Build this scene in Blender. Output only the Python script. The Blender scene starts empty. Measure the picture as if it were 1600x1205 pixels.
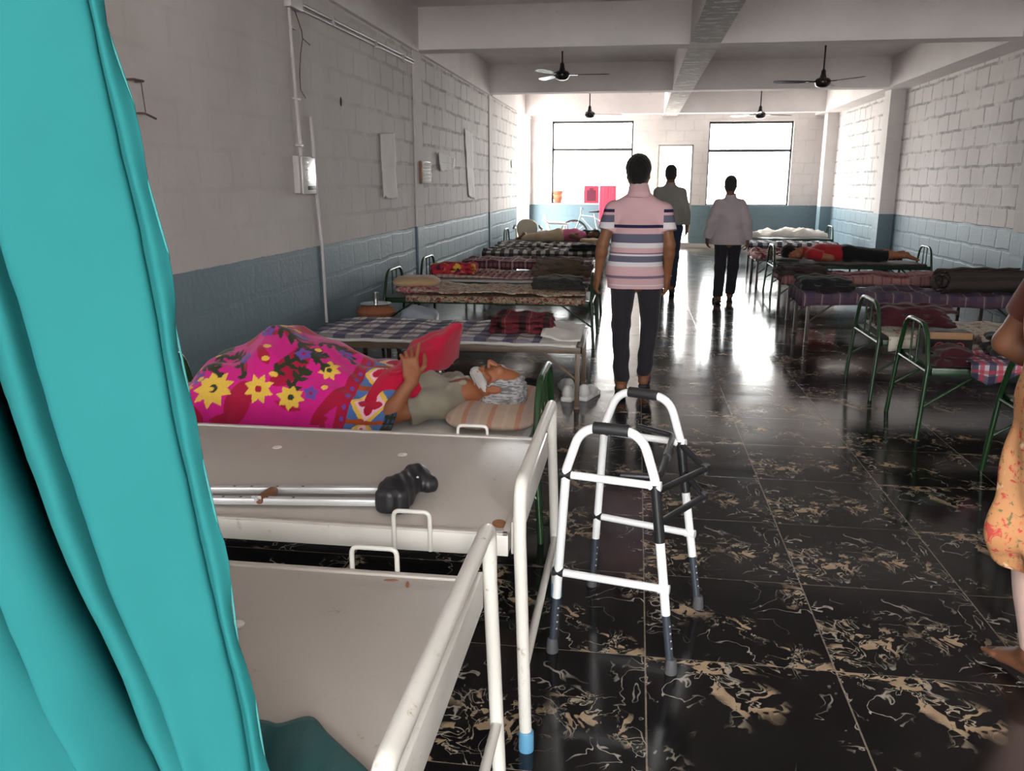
import bpy, bmesh, math, random
import numpy as np
from mathutils import Vector, Matrix

S = bpy.context.scene
COL = S.collection
random.seed(7)

# ------------------------------------------------------------------ camera
cam_d = bpy.data.cameras.new('camera')
cam = bpy.data.objects.new('camera', cam_d)
COL.objects.link(cam)
S.camera = cam
cam_d.sensor_fit = 'HORIZONTAL'
cam_d.sensor_width = 36.0
cam_d.lens = 36.0 * 1301.55 / 1600.0
cam_d.clip_start = 0.05
cam_d.clip_end = 300
YAW, PITCH, ROLL, CAMH = 0.1453037, 0.2388178, 0.00071, 1.5107
cy, sy, cp, sp = math.cos(YAW), math.sin(YAW), math.cos(PITCH), math.sin(PITCH)
fw = Vector((-sy * cp, cy * cp, -sp))
rt = Vector((cy, sy, 0))
up = rt.cross(fw)
cr, sr = math.cos(ROLL), math.sin(ROLL)
r2 = rt * cr + up * sr
u2 = up * cr - rt * sr
cam.matrix_world = Matrix(((r2.x, u2.x, -fw.x, 0), (r2.y, u2.y, -fw.y, 0), (r2.z, u2.z, -fw.z, CAMH), (0, 0, 0, 1)))

# ------------------------------------------------------------------ daylight
W = bpy.data.worlds.new('overcast_sky')
S.world = W
W.use_nodes = True
bg = W.node_tree.nodes['Background']
bg.inputs['Color'].default_value = (1.0, 0.98, 0.96, 1)
bg.inputs['Strength'].default_value = 9.0


def portal(name, x, y, z, w, h, rot):
    d = bpy.data.lights.new(name, 'AREA')
    d.shape = 'RECTANGLE'
    d.size, d.size_y = w, h
    d.cycles.is_portal = True
    o = bpy.data.objects.new(name, d)
    o.location = (x, y, z)
    o.rotation_euler = rot
    COL.objects.link(o)


R90 = math.pi / 2
portal('sky_portal', -1.1, 20.86, 1.98, 1.95, 1.95, (-R90, 0, 0))
portal('sky_portal', 2.55, 20.86, 1.95, 1.95, 1.95, (-R90, 0, 0))
portal('sky_portal', 0.87, 20.86, 1.25, 0.82, 2.4, (-R90, 0, 0))
portal('sky_portal', -2.86, 19.3, 1.5, 3.0, 1.7, (0, -R90, 0))
portal('sky_portal', .1, -3.26, 1.8, 3.8, 2.2, (R90, 0, 0))

S.view_settings.view_transform = 'Standard'
S.view_settings.look = 'None'
S.view_settings.exposure = 1.58
S.view_settings.gamma = 1.0
S.view_settings.use_curve_mapping = False
S.cycles.use_denoising = True
S.cycles.max_bounces = 10
S.cycles.diffuse_bounces = 6
S.cycles.glossy_bounces = 5
S.cycles.transparent_max_bounces = 12
S.cycles.caustics_reflective = False
S.cycles.caustics_refractive = False
S.cycles.sample_clamp_indirect = 6.0

# ------------------------------------------------------------------ helpers
WL = {}          # world location of every object made here


def geo(V, F, uv=None, col=None):
    return {'V': np.asarray(V, float).reshape(-1, 3), 'F': F, 'uv': uv, 'col': col}


def join(*gs):
    V, F, n, uv, col = [], [], 0, [], []
    for g in gs:
        V.append(g['V'])
        F += [tuple(int(i) + n for i in f) for f in g['F']]
        n += len(g['V'])
        if g['uv'] is not None:
            uv.append(g['uv'])
        if g['col'] is not None:
            col.append(g['col'])
    return geo(np.concatenate(V), F, np.concatenate(uv) if len(uv) == len(gs) else None,
               np.concatenate(col) if len(col) == len(gs) else None)


def tag(o, label=None, cat=None, group=None, kind=None):
    if label: o['label'] = label
    if cat: o['category'] = cat
    if group: o['group'] = group
    if kind: o['kind'] = kind
    return o


def root(name, label, cat, loc, group=None):
    o = bpy.data.objects.new(name, None)
    COL.objects.link(o)
    o.location = loc
    o.empty_display_size = 0.1
    WL[o.name] = np.array(loc, float)
    return tag(o, label, cat, group)


def obj(name, g, m, parent=None, label=None, cat=None, group=None, kind=None, smooth=True, auto=0.7):
    V = g['V']
    lo, hi = V.min(0), V.max(0)
    org = np.array([(lo[0] + hi[0]) / 2, (lo[1] + hi[1]) / 2, lo[2]])
    me = bpy.data.meshes.new(name)
    F = g['F']
    if isinstance(F, np.ndarray):
        n = len(F)
        me.vertices.add(len(V))
        me.vertices.foreach_set('co', (V - org).astype(np.float32).ravel())
        me.loops.add(n * 4)
        me.loops.foreach_set('vertex_index', F.astype(np.int32).ravel())
        me.polygons.add(n)
        me.polygons.foreach_set('loop_start', np.arange(0, n * 4, 4, dtype=np.int32))
        me.update(calc_edges=True)
        me.validate()
    else:
        me.from_pydata((V - org).tolist(), [], [tuple(map(int, f)) for f in F])
        me.update()
    if g['uv'] is not None:
        ul = me.uv_layers.new(name='UVMap')
        vi = np.empty(len(me.loops), np.int32)
        me.loops.foreach_get('vertex_index', vi)
        ul.data.foreach_set('uv', np.asarray(g['uv'], np.float32)[vi].ravel())
    if g['col'] is not None:
        a = me.color_attributes.new('Col', 'FLOAT_COLOR', 'POINT')
        c = np.ones((len(V), 4), np.float32)
        c[:, :3] = g['col']
        a.data.foreach_set('color', c.ravel())
    if smooth:
        me.polygons.foreach_set('use_smooth', np.ones(len(me.polygons), bool))
        if auto < 3:
            try:
                me.set_sharp_from_angle(angle=auto)
            except Exception:
                pass
    if m is not None:
        me.materials.append(m)
    o = bpy.data.objects.new(name, me)
    COL.objects.link(o)
    if parent is not None:
        o.parent = parent
        o.location = org - WL[parent.name]
    else:
        o.location = org
    WL[o.name] = org
    return tag(o, label, cat, group, kind)


def solidify(o, t, off=0.0):
    md = o.modifiers.new('thickness', 'SOLIDIFY')
    md.thickness = t
    md.offset = off
    return o


def box(x0, x1, y0, y1, z0, z1, bev=0.0, seg=2):
    bm = bmesh.new()
    bmesh.ops.create_cube(bm, size=1.0)
    for v in bm.verts:
        v.co = Vector((x0 + (v.co.x + .5) * (x1 - x0), y0 + (v.co.y + .5) * (y1 - y0), z0 + (v.co.z + .5) * (z1 - z0)))
    if bev > 0:
        bmesh.ops.bevel(bm, geom=list(bm.edges), offset=bev, segments=seg, affect='EDGES', profile=.5)
    bm.verts.index_update()
    g = geo([v.co[:] for v in bm.verts], [tuple(v.index for v in f.verts) for f in bm.faces])
    bm.free()
    return g


def xf(g, M):
    """a geo moved by a 4x4 matrix"""
    M = np.array(M)
    g2 = dict(g)
    g2['V'] = g['V'] @ M[:3, :3].T + M[:3, 3]
    return g2


def TR(loc, rz=0.0, rx=0.0, ry=0.0):
    return Matrix.Translation(loc) @ Matrix.Rotation(rz, 4, 'Z') @ Matrix.Rotation(ry, 4, 'Y') @ Matrix.Rotation(rx, 4, 'X')


def fillet(P, r, n=5):
    P = [np.array(p, float) for p in P]
    out = [P[0]]
    for i in range(1, len(P) - 1):
        a, b, c = P[i - 1], P[i], P[i + 1]
        u, v = a - b, c - b
        lu, lv = np.linalg.norm(u), np.linalg.norm(v)
        u, v = u / lu, v / lv
        ang = math.acos(max(-1, min(1, float(u @ v))))
        if ang > 3.0 or r <= 0:
            out.append(b)
            continue
        d = min(r / math.tan(ang / 2), lu * .48, lv * .48)
        s, e = b + u * d, b + v * d
        for k in range(n + 1):
            t = k / n
            out.append((1 - t) ** 2 * s + 2 * t * (1 - t) * b + t * t * e)
    out.append(P[-1])
    return out


def tube(P, r, n=10, fil=0.0, fn=5, caps=True, closed=False):
    P = fillet(P, fil, fn) if fil > 0 else [np.array(p, float) for p in P]
    m = len(P)
    rr = r if hasattr(r, '__len__') else [r] * m
    if len(rr) != m:
        rr = np.interp(np.linspace(0, 1, m), np.linspace(0, 1, len(rr)), rr)
    T = []
    for i in range(m):
        a, b = P[max(i - 1, 0)], P[min(i + 1, m - 1)]
        if closed:
            a, b = P[(i - 1) % m], P[(i + 1) % m]
        t = b - a
        T.append(t / (np.linalg.norm(t) + 1e-12))
    ref = np.array([0, 0, 1.0]) if abs(T[0][2]) < .9 else np.array([1.0, 0, 0])
    N = np.cross(T[0], ref)
    N /= np.linalg.norm(N)
    V = []
    for i in range(m):
        N = N - T[i] * (N @ T[i])
        N /= np.linalg.norm(N) + 1e-12
        B = np.cross(T[i], N)
        for k in range(n):
            a = 2 * math.pi * k / n
            V.append(P[i] + rr[i] * (math.cos(a) * N + math.sin(a) * B))
    F = []
    for i in range(m if closed else m - 1):
        j = (i + 1) % m
        for k in range(n):
            F.append((i * n + k, i * n + (k + 1) % n, j * n + (k + 1) % n, j * n + k))
    if caps and not closed:
        F.append(tuple(range(n - 1, -1, -1)))
        F.append(tuple((m - 1) * n + k for k in range(n)))
    return geo(V, F)


def lathe(prof, c=(0, 0, 0), n=24):
    V, F = [], []
    m = len(prof)
    for (r, z) in prof:
        for k in range(n):
            a = 2 * math.pi * k / n
            V.append((c[0] + r * math.cos(a), c[1] + r * math.sin(a), c[2] + z))
    for i in range(m - 1):
        for k in range(n):
            F.append((i * n + k, i * n + (k + 1) % n, (i + 1) * n + (k + 1) % n, (i + 1) * n + k))
    if prof[0][0] > 1e-4: F.append(tuple(range(n - 1, -1, -1)))
    if prof[-1][0] > 1e-4: F.append(tuple((m - 1) * n + k for k in range(n)))
    return geo(V, F)


def prism(pts2, axis, a, b):
    """outline pts2 (list of 2D) pushed along axis 'x','y' or 'z' from a to b"""
    V = []
    for t in (a, b):
        for (p, q) in pts2:
            V.append({'x': (t, p, q), 'y': (p, t, q), 'z': (p, q, t)}[axis])
    n = len(pts2)
    F = [tuple(range(n - 1, -1, -1)), tuple(range(n, 2 * n))]
    F += [(k, (k + 1) % n, n + (k + 1) % n, n + k) for k in range(n)]
    bm = bmesh.new()
    vs = [bm.verts.new(v) for v in V]
    for f in F:
        bm.faces.new([vs[i] for i in f])
    bmesh.ops.recalc_face_normals(bm, faces=bm.faces)
    bm.verts.index_update()
    g = geo([v.co[:] for v in bm.verts], [tuple(v.index for v in f.verts) for f in bm.faces])
    bm.free()
    return g


def wob(X, Y, seed, scale, n=7):
    """smooth pseudo-random field in about -1..1"""
    rs = np.random.RandomState(seed)
    out = 0
    for i in range(n):
        a = rs.rand() * 6.283
        f = (0.5 + rs.rand() * 1.3) * 6.283 / scale
        out = out + np.sin(X * f * math.cos(a) + Y * f * math.sin(a) + rs.rand() * 6.283)
    return out / (n ** .5 * 1.2)


def grid(nu, nv, fn, uvfn=None, colfn=None):
    """a sheet: fn(U,V) -> X,Y,Z with U,V index arrays in 0..1"""
    U, Vv = np.meshgrid(np.linspace(0, 1, nu), np.linspace(0, 1, nv), indexing='ij')
    X, Y, Z = fn(U, Vv)
    P = np.stack([X, Y, Z], -1).reshape(-1, 3)
    F = [(i * nv + j, (i + 1) * nv + j, (i + 1) * nv + j + 1, i * nv + j + 1) for i in range(nu - 1) for j in range(nv - 1)]
    g = geo(P, F)
    if uvfn:
        a, b = uvfn(U, Vv)
        g['uv'] = np.stack([a, b], -1).reshape(-1, 2)
    if colfn is not None:
        g['col'] = colfn(U, Vv).reshape(-1, 3)
    return g


def drape(x0, x1, y0, y1, z, front=0, back=0, left=0, right=0, amp=.006, seed=1, bump=None, step=.03, fold=.012):
    """a cloth lying on a bed top at height z whose margins hang over the edges"""
    nu = max(6, int((x1 - x0 + left + right) / step))
    nv = max(6, int((y1 - y0 + front + back) / step))

    def fn(U, V):
        u = x0 - left + U * (x1 - x0 + left + right)
        v = y0 - front + V * (y1 - y0 + front + back)
        cu, cv = np.clip(u, x0, x1), np.clip(v, y0, y1)
        du, dv = np.abs(u - cu), np.abs(v - cv)
        ex = np.maximum(du, dv)
        X = cu + np.sign(u - cu) * (np.minimum(du, .02) + fold * np.clip(du / .1, 0, 1) * (1 + wob(v, u * .2, seed + 5, .16)))
        Y = cv + np.sign(v - cv) * (np.minimum(dv, .02) + fold * np.clip(dv / .1, 0, 1) * (1 + wob(u, v * .2, seed + 6, .16)))
        hang = np.maximum(ex - .015, 0)
        hang = hang * (1 + .12 * wob(u, v, seed + 9, .5))
        Z = z - hang + amp * (wob(u, v, seed, .45) + .5 * wob(u, v, seed + 1, .16)) * (ex < .02) + amp
        if bump is not None:
            Z = Z + bump(u, v) * (ex < .001)
        return X, Y, Z
    return grid(nu, nv, fn, lambda U, V: (U * (x1 - x0 + left + right), V * (y1 - y0 + front + back)))


# ---------------------------------------------------------------- implicit surfaces (bodies, cloth bundles)
def c_(a, b, ra, rb=None, k=.02, ax=None, s=1.0, clip=None, op='+'):
    return ('c', np.array(a, float), np.array(b, float), ra, ra if rb is None else rb, k, ax, s, clip, op)


def e_(c, r, k=.02, R=None, clip=None, op='+'):
    return ('e', np.array(c, float), np.array(r, float), R, k, clip, op)


def b_(c, half, rnd, k=.02, R=None, clip=None, op='+'):
    return ('b', np.array(c, float), np.array(half, float), rnd, R, k, clip, op)


def sdf(prims, h, disp=None, cuts=(), holes=0):
    lo, hi = np.full(3, 1e9), np.full(3, -1e9)
    bbs = []
    for p in prims:
        if p[0] == 'c':
            r = max(p[3], p[4]) * max(1.0, p[7])
            a, b = np.minimum(p[1], p[2]) - r, np.maximum(p[1], p[2]) + r
            op = p[9]
        elif p[0] == 'e':
            r = p[2].max()
            a, b = p[1] - r, p[1] + r
            op = p[6]
        else:
            r = np.linalg.norm(p[2]) + p[3]
            a, b = p[1] - r, p[1] + r
            op = p[7]
        bbs.append((a, b))
        if op == '+':
            lo, hi = np.minimum(lo, a), np.maximum(hi, b)
    lo -= 4 * h
    hi += 4 * h
    n = np.ceil((hi - lo) / h).astype(int) + 1
    ax = [(lo[i] + h * np.arange(n[i])).astype(np.float32) for i in range(3)]
    f = np.full(tuple(n), 9.0, np.float32)
    for p, (a, b) in zip(prims, bbs):
        k = p[5] if p[0] != 'e' else p[4]
        mg = k + 3 * h
        i0 = np.maximum(np.floor((a - mg - lo) / h).astype(int), 0)
        i1 = np.minimum(np.ceil((b + mg - lo) / h).astype(int) + 1, n)
        if (i1 <= i0).any():
            continue
        sl = tuple(slice(i0[q], i1[q]) for q in range(3))
        X, Y, Z = np.meshgrid(ax[0][sl[0]], ax[1][sl[1]], ax[2][sl[2]], indexing='ij')
        Q = np.stack([X, Y, Z], -1)
        if p[0] == 'c':
            _, A, B, ra, rb, k, axd, s, clip, op = p
            ba = B - A
            pa = Q - A.astype(np.float32)
            L = float(ba @ ba) + 1e-12
            t = np.clip(pa @ ba.astype(np.float32) / L, 0, 1)
            v = pa - t[..., None] * ba.astype(np.float32)
            if axd is not None:
                axv = np.array(axd, np.float32)
                axv = axv / np.linalg.norm(axv)
                v = v + axv * ((v @ axv) * (1 / s - 1))[..., None]
            d = np.sqrt((v * v).sum(-1)) - (ra + (rb - ra) * t)
        elif p[0] == 'e':
            _, C, r, R, k, clip, op = p
            v = Q - C.astype(np.float32)
            if R is not None:
                v = v @ np.array(R, np.float32)
            k0 = np.sqrt(((v / r) ** 2).sum(-1))
            k1 = np.sqrt(((v / (r * r)) ** 2).sum(-1)) + 1e-9
            d = k0 * (k0 - 1) / k1
        else:
            _, C, half, rnd, R, k, clip, op = p
            v = Q - C.astype(np.float32)
            if R is not None:
                v = v @ np.array(R, np.float32)
            q = np.abs(v) - half
            d = np.sqrt((np.maximum(q, 0) ** 2).sum(-1)) + np.minimum(q.max(-1), 0) - rnd
        if clip is not None:
            for (cp_, cn) in (clip if isinstance(clip, list) else [clip]):
                cn = np.array(cn, float)
                cn = cn / np.linalg.norm(cn)
                d = np.maximum(d, (Q - np.array(cp_, np.float32)) @ cn.astype(np.float32))
        cur = f[sl]
        if op == '+':
            hh = np.clip(.5 + .5 * (d - cur) / k, 0, 1)
            f[sl] = d * (1 - hh) + cur * hh - k * hh * (1 - hh)
        else:
            hh = np.clip(.5 - .5 * (cur + d) / k, 0, 1)
            f[sl] = cur * (1 - hh) - d * hh + k * hh * (1 - hh)
    X, Y, Z = np.meshgrid(*ax, indexing='ij', sparse=True)
    if disp is not None:
        f = f + disp(X, Y, Z).astype(np.float32)
    for (cp_, cn) in cuts:
        cn = np.array(cn, float)
        cn = cn / np.linalg.norm(cn)
        f = np.maximum(f, (X - cp_[0]) * cn[0] + (Y - cp_[1]) * cn[1] + (Z - cp_[2]) * cn[2])
    return snet(f, lo, h)


def snet(f, lo, h):
    s = f < 0
    d = f.shape
    cd = np.array(d) - 1
    ids, pts, quads = [], [], []
    lin = lambda I: (I[:, 0] * cd[1] + I[:, 1]) * cd[2] + I[:, 2]
    for ax in range(3):
        s0 = [slice(None)] * 3
        s1 = [slice(None)] * 3
        s0[ax] = slice(0, -1)
        s1[ax] = slice(1, None)
        A, B = s[tuple(s0)], s[tuple(s1)]
        I = np.argwhere(A != B)
        f0 = f[tuple(s0)][tuple(I.T)]
        f1 = f[tuple(s1)][tuple(I.T)]
        P = I.astype(float)
        P[:, ax] += f0 / (f0 - f1)
        o = [(ax + 1) % 3, (ax + 2) % 3]
        cells = []
        for (db, dc) in ((1, 1), (0, 1), (0, 0), (1, 0)):
            J = I.copy()
            J[:, o[0]] -= db
            J[:, o[1]] -= dc
            cells.append(lin(J))
            ids.append(cells[-1])
            pts.append(P)
        q = np.stack(cells, 1)
        inside = A[tuple(I.T)]
        q[~inside] = q[~inside][:, ::-1]
        quads.append(q)
    ids = np.concatenate(ids)
    pts = np.concatenate(pts)
    u, inv = np.unique(ids, return_inverse=True)
    cnt = np.bincount(inv)
    V = np.stack([np.bincount(inv, weights=pts[:, i]) / cnt for i in range(3)], 1) * h + lo
    Q = np.searchsorted(u, np.concatenate(quads))
    return geo(V, Q)


def rotz(a):
    c, s = math.cos(a), math.sin(a)
    return np.array([[c, -s, 0], [s, c, 0], [0, 0, 1]])


def frame_of(d, hint):
    """columns: side, hint-ish, d"""
    d = np.array(d, float)
    d /= np.linalg.norm(d)
    n = np.array(hint, float)
    n = n - d * (n @ d)
    n /= np.linalg.norm(n)
    return np.cross(n, d), n, d


# ------------------------------------------------------------------ materials
def lin(r, g, b):
    f = lambda c: (c / 255 / 12.92) if c / 255 <= .04045 else ((c / 255 + .055) / 1.055) ** 2.4
    return (f(r), f(g), f(b), 1)


class NT:
    def __init__(s, name, rough=.6, metal=0, spec=.5):
        s.m = bpy.data.materials.new(name)
        s.m.use_nodes = True
        s.t = s.m.node_tree
        s.b = s.t.nodes['Principled BSDF']
        s.b.inputs['Roughness'].default_value = rough
        s.b.inputs['Metallic'].default_value = metal
        s.b.inputs['Specular IOR Level'].default_value = spec

    def n(s, kind, **kw):
        nd = s.t.nodes.new(kind)
        for k, v in kw.items():
            setattr(nd, k, v)
        return nd

    def put(s, sock, v):
        if hasattr(v, 'is_output') or isinstance(v, bpy.types.NodeSocket):
            s.t.links.new(v, sock)
        elif v is not None:
            sock.default_value = v

    def math(s, op, a, b=None, c=None, clamp=False):
        nd = s.n('ShaderNodeMath', operation=op, use_clamp=clamp)
        for i, v in enumerate((a, b, c)):
            if v is not None:
                s.put(nd.inputs[i], v)
        return nd.outputs[0]

    def vmath(s, op, a, b=None):
        nd = s.n('ShaderNodeVectorMath', operation=op)
        s.put(nd.inputs[0], a)
        if b is not None:
            s.put(nd.inputs[1], b)
        return nd.outputs[0]

    def mix(s, fac, a, b, blend='MIX'):
        nd = s.n('ShaderNodeMix', data_type='RGBA', blend_type=blend)
        s.put(nd.inputs[0], fac)
        s.put(nd.inputs[6], a)
        s.put(nd.inputs[7], b)
        return nd.outputs[2]

    def noise(s, vec, scale, detail=3, rough=.5, dist=0):
        nd = s.n('ShaderNodeTexNoise')
        s.put(nd.inputs['Vector'], vec)
        nd.inputs['Scale'].default_value = scale
        nd.inputs['Detail'].default_value = detail
        nd.inputs['Roughness'].default_value = rough
        nd.inputs['Distortion'].default_value = dist
        return nd.outputs[0]

    def pos(s):
        return s.n('ShaderNodeNewGeometry').outputs['Position']

    def tc(s, which='Object'):
        return s.n('ShaderNodeTexCoord').outputs[which]

    def sep(s, v):
        nd = s.n('ShaderNodeSeparateXYZ')
        s.put(nd.inputs[0], v)
        return nd.outputs

    def comb(s, x, y, z=0.0):
        nd = s.n('ShaderNodeCombineXYZ')
        for i, v in enumerate((x, y, z)):
            s.put(nd.inputs[i], v)
        return nd.outputs[0]

    def step(s, v, lo, hi):
        nd = s.n('ShaderNodeMapRange', interpolation_type='SMOOTHSTEP')
        s.put(nd.inputs[0], v)
        nd.inputs[1].default_value = lo
        nd.inputs[2].default_value = hi
        return nd.outputs[0]

    def ramp(s, v, stops, const=True):
        nd = s.n('ShaderNodeValToRGB')
        s.put(nd.inputs[0], v)
        r = nd.color_ramp
        r.interpolation = 'CONSTANT' if const else 'LINEAR'
        while len(r.elements) < len(stops):
            r.elements.new(.5)
        for e, (p, c) in zip(r.elements, stops):
            e.position = p
            e.color = c
        return nd.outputs[0]

    def color(s, v):
        s.put(s.b.inputs['Base Color'], v)
        return s

    def bump(s, h, strength=.3, dist=.01):
        nd = s.n('ShaderNodeBump')
        nd.inputs['Strength'].default_value = strength
        nd.inputs['Distance'].default_value = dist
        s.put(nd.inputs['Height'], h)
        s.t.links.new(nd.outputs[0], s.b.inputs['Normal'])
        return s


def plain(name, c, rough=.6, metal=0, var=.12, scale=8, bump=0, spec=.5, bscale=None):
    m = NT(name, rough, metal, spec)
    p = m.tc('Object')
    nz = m.noise(p, scale, 4)
    dark = tuple(v * (1 - var) for v in c[:3]) + (1,)
    lite = tuple(min(1, v * (1 + var)) for v in c[:3]) + (1,)
    m.color(m.mix(nz, dark, lite))
    if bump:
        m.bump(m.noise(p, bscale or scale * 6, 3), bump, .004)
    return m.m


def fabric(name, c, var=.15, rough=.9, weave=900, fuzz=.15):
    m = NT(name, rough, 0, .2)
    p = m.tc('Object')
    nz = m.noise(p, 9, 4)
    m.color(m.mix(nz, tuple(v * (1 - var) for v in c[:3]) + (1,), tuple(min(1, v * (1 + var)) for v in c[:3]) + (1,)))
    m.bump(m.noise(p, 60, 4, .6), .25, .004)
    m.b.inputs['Sheen Weight'].default_value = fuzz
    return m.m


def plaid(name, base, bands, rough=.9, speck=0):
    """bands: (axis, period, width, offset, color, alpha) in metres on the cloth's own coordinates"""
    m = NT(name, rough, 0, .2)
    uv = m.tc('UV')
    x, y, _ = m.sep(uv)
    wv = m.noise(uv, 6, 2)
    col = base
    for (ax, per, wid, off, c, al) in bands:
        v = m.math('ADD', (x, y)[ax], off)
        v = m.math('ADD', v, m.math('MULTIPLY', m.math('SUBTRACT', wv, .5), .02))
        fr = m.math('FRACT', m.math('DIVIDE', v, per))
        mask = m.math('MULTIPLY', m.math('LESS_THAN', fr, wid / per), al)
        col = m.mix(mask, col, c)
    nz = m.noise(uv, 14, 4)
    col = m.mix(m.math('MULTIPLY', nz, .22), col, (.03, .025, .03, 1))
    m.color(col)
    m.bump(m.noise(uv, 50, 4, .6), .3, .004)
    return m.m


def floral(name, base, spots, scale=9, rough=.9):
    """spots: list of (noise scale, lo, hi, colour)"""
    m = NT(name, rough, 0, .2)
    uv = m.tc('UV')
    col = base
    for i, (sc, lo, hi, c) in enumerate(spots):
        v = m.vmath('ADD', uv, (i * 3.1, i * 1.7, 0))
        msk = m.step(m.noise(v, sc, 3, .55, .8), lo, hi)
        col = m.mix(msk, col, c)
    m.color(col)
    m.bump(m.noise(uv, 40, 4, .6), .3, .004)
    return m.m


def vcol(name, rough=.85, bump=.2):
    m = NT(name, rough, 0, .2)
    a = m.n('ShaderNodeVertexColor', layer_name='Col')
    p = m.tc('Object')
    m.color(m.mix(m.math('MULTIPLY', m.noise(p, 120, 3), .25), a.outputs[0], (.04, .02, .03, 1)))
    m.bump(m.noise(p, 90, 4, .6), bump, .004)
    m.b.inputs['Sheen Weight'].default_value = .2
    return m.m

# ------------------------------------------------------------------ the room's materials
def wall_mat(name, axis, blocks=1.0, smooth_near=False):
    """white-washed concrete blocks with smeared grey joints over a blue-grey dado; axis = the horizontal axis of the wall"""
    m = NT(name, .75, 0, .25)
    P = m.pos()
    x, y, z = m.sep(P)
    h = y if axis == 'y' else x
    wob_ = m.math('MULTIPLY', m.math('SUBTRACT', m.noise(P, 3.2, 4, .6), .5), .14)
    v = m.comb(m.math('ADD', h, wob_), m.math('ADD', z, m.math('MULTIPLY', m.math('SUBTRACT', m.noise(P, 2.3, 4, .6), .5), .06)), 0.0)
    br = m.n('ShaderNodeTexBrick', offset=.5)
    m.put(br.inputs['Vector'], v)
    br.inputs['Scale'].default_value = 1.0
    br.inputs['Brick Width'].default_value = .42
    br.inputs['Row Height'].default_value = .245
    br.inputs['Mortar Size'].default_value = .024
    br.inputs['Mortar Smooth'].default_value = .55
    br.inputs['Bias'].default_value = 0
    mort = br.outputs['Fac']
    smear = m.step(m.noise(P, 2.9, 5, .65), .36, .58)
    fine = m.noise(P, 11, 5, .65)
    k = m.math('MULTIPLY', m.math('MULTIPLY', mort, smear), m.math('MULTIPLY_ADD', fine, .9, .35), clamp=True)
    k = m.math('MULTIPLY', k, blocks)
    if smooth_near:                      # the first bay has a thicker coat of paint
        k = m.math('MULTIPLY', k, m.math('MULTIPLY_ADD', m.step(y, 6.5, 11.5), .9, .10))
    patch = m.noise(P, .9, 5, .6)
    white = m.mix(m.step(patch, .25, .8), (.60, .565, .555, 1), (.72, .69, .68, 1))
    white = m.mix(m.math('MULTIPLY', m.step(fine, .62, .8), .25), white, (.42, .38, .37, 1))
    blue = m.mix(m.step(patch, .25, .8), (.135, .205, .245, 1), (.175, .250, .290, 1))
    joint_w = (.25, .24, .24, 1)
    joint_b = (.08, .125, .15, 1)
    edge = m.math('ADD', z, m.math('MULTIPLY', m.math('SUBTRACT', m.noise(P, 14, 2), .5), .012))
    low = m.math('LESS_THAN', edge, 1.0)
    wcol = m.mix(k, white, joint_w)
    bcol = m.mix(k, blue, joint_b)
    m.color(m.mix(low, wcol, bcol))
    m.bump(m.math('SUBTRACT', m.math('MULTIPLY', m.noise(P, 24, 5), .4), m.math('MULTIPLY', mort, .8 if blocks > .3 else .15) if not smooth_near else m.math('MULTIPLY', mort, m.math('MULTIPLY_ADD', m.step(y, 6.5, 11.5), .7, .08))), .55, .012)
    m.put(m.b.inputs['Roughness'], m.math('SUBTRACT', .8, m.math('MULTIPLY', low, .25)))
    return m.m


M_wall_y = wall_mat('painted_block_wall', 'y', 1.0)
M_wall_l = wall_mat('painted_block_wall_thick_paint', 'y', 1.0, True)
M_wall_x = wall_mat('painted_end_wall', 'x', .18)
M_col = wall_mat('painted_plaster_column', 'y', 0.0)


def ceil_mat():
    m = NT('painted_concrete', .8, 0, .2)
    P = m.pos()
    n1 = m.noise(P, 1.1, 5, .6)
    n2 = m.noise(P, 9, 5, .65)
    c = m.mix(m.step(n1, .3, .75), (.74, .70, .70, 1), (.84, .805, .805, 1))
    c = m.mix(m.math('MULTIPLY', m.step(n2, .64, .74), .35), c, (.36, .33, .33, 1))
    m.color(c)
    m.bump(m.noise(P, 14, 5), .3, .01)
    return m.m


def flake_mat():
    m = NT('flaking_beam_paint', .8, 0, .2)
    P = m.pos()
    x, y, z = m.sep(P)
    board = m.math('FRACT', m.math('DIVIDE', m.math('ADD', y, m.math('MULTIPLY', m.noise(P, 3, 3), .08)), .30))
    line = m.math('LESS_THAN', board, .09)
    fl = m.step(m.noise(m.comb(m.math('MULTIPLY', x, 1.2), m.math('MULTIPLY', y, 3.2), z), 3.0, 5, .7), .52, .58)
    c = m.mix(fl, (.42, .40, .395, 1), (.82, .80, .80, 1))
    c = m.mix(m.math('MULTIPLY', line, .5), c, (.24, .23, .23, 1))
    side = m.math('GREATER_THAN', z, 3.012)
    m.color(m.mix(side, c, (.80, .77, .77, 1)))
    m.bump(m.math('ADD', m.math('MULTIPLY', fl, .5), m.noise(P, 20, 4)), .5, .01)
    return m.m


M_ceil = ceil_mat()
M_flake = flake_mat()


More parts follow.
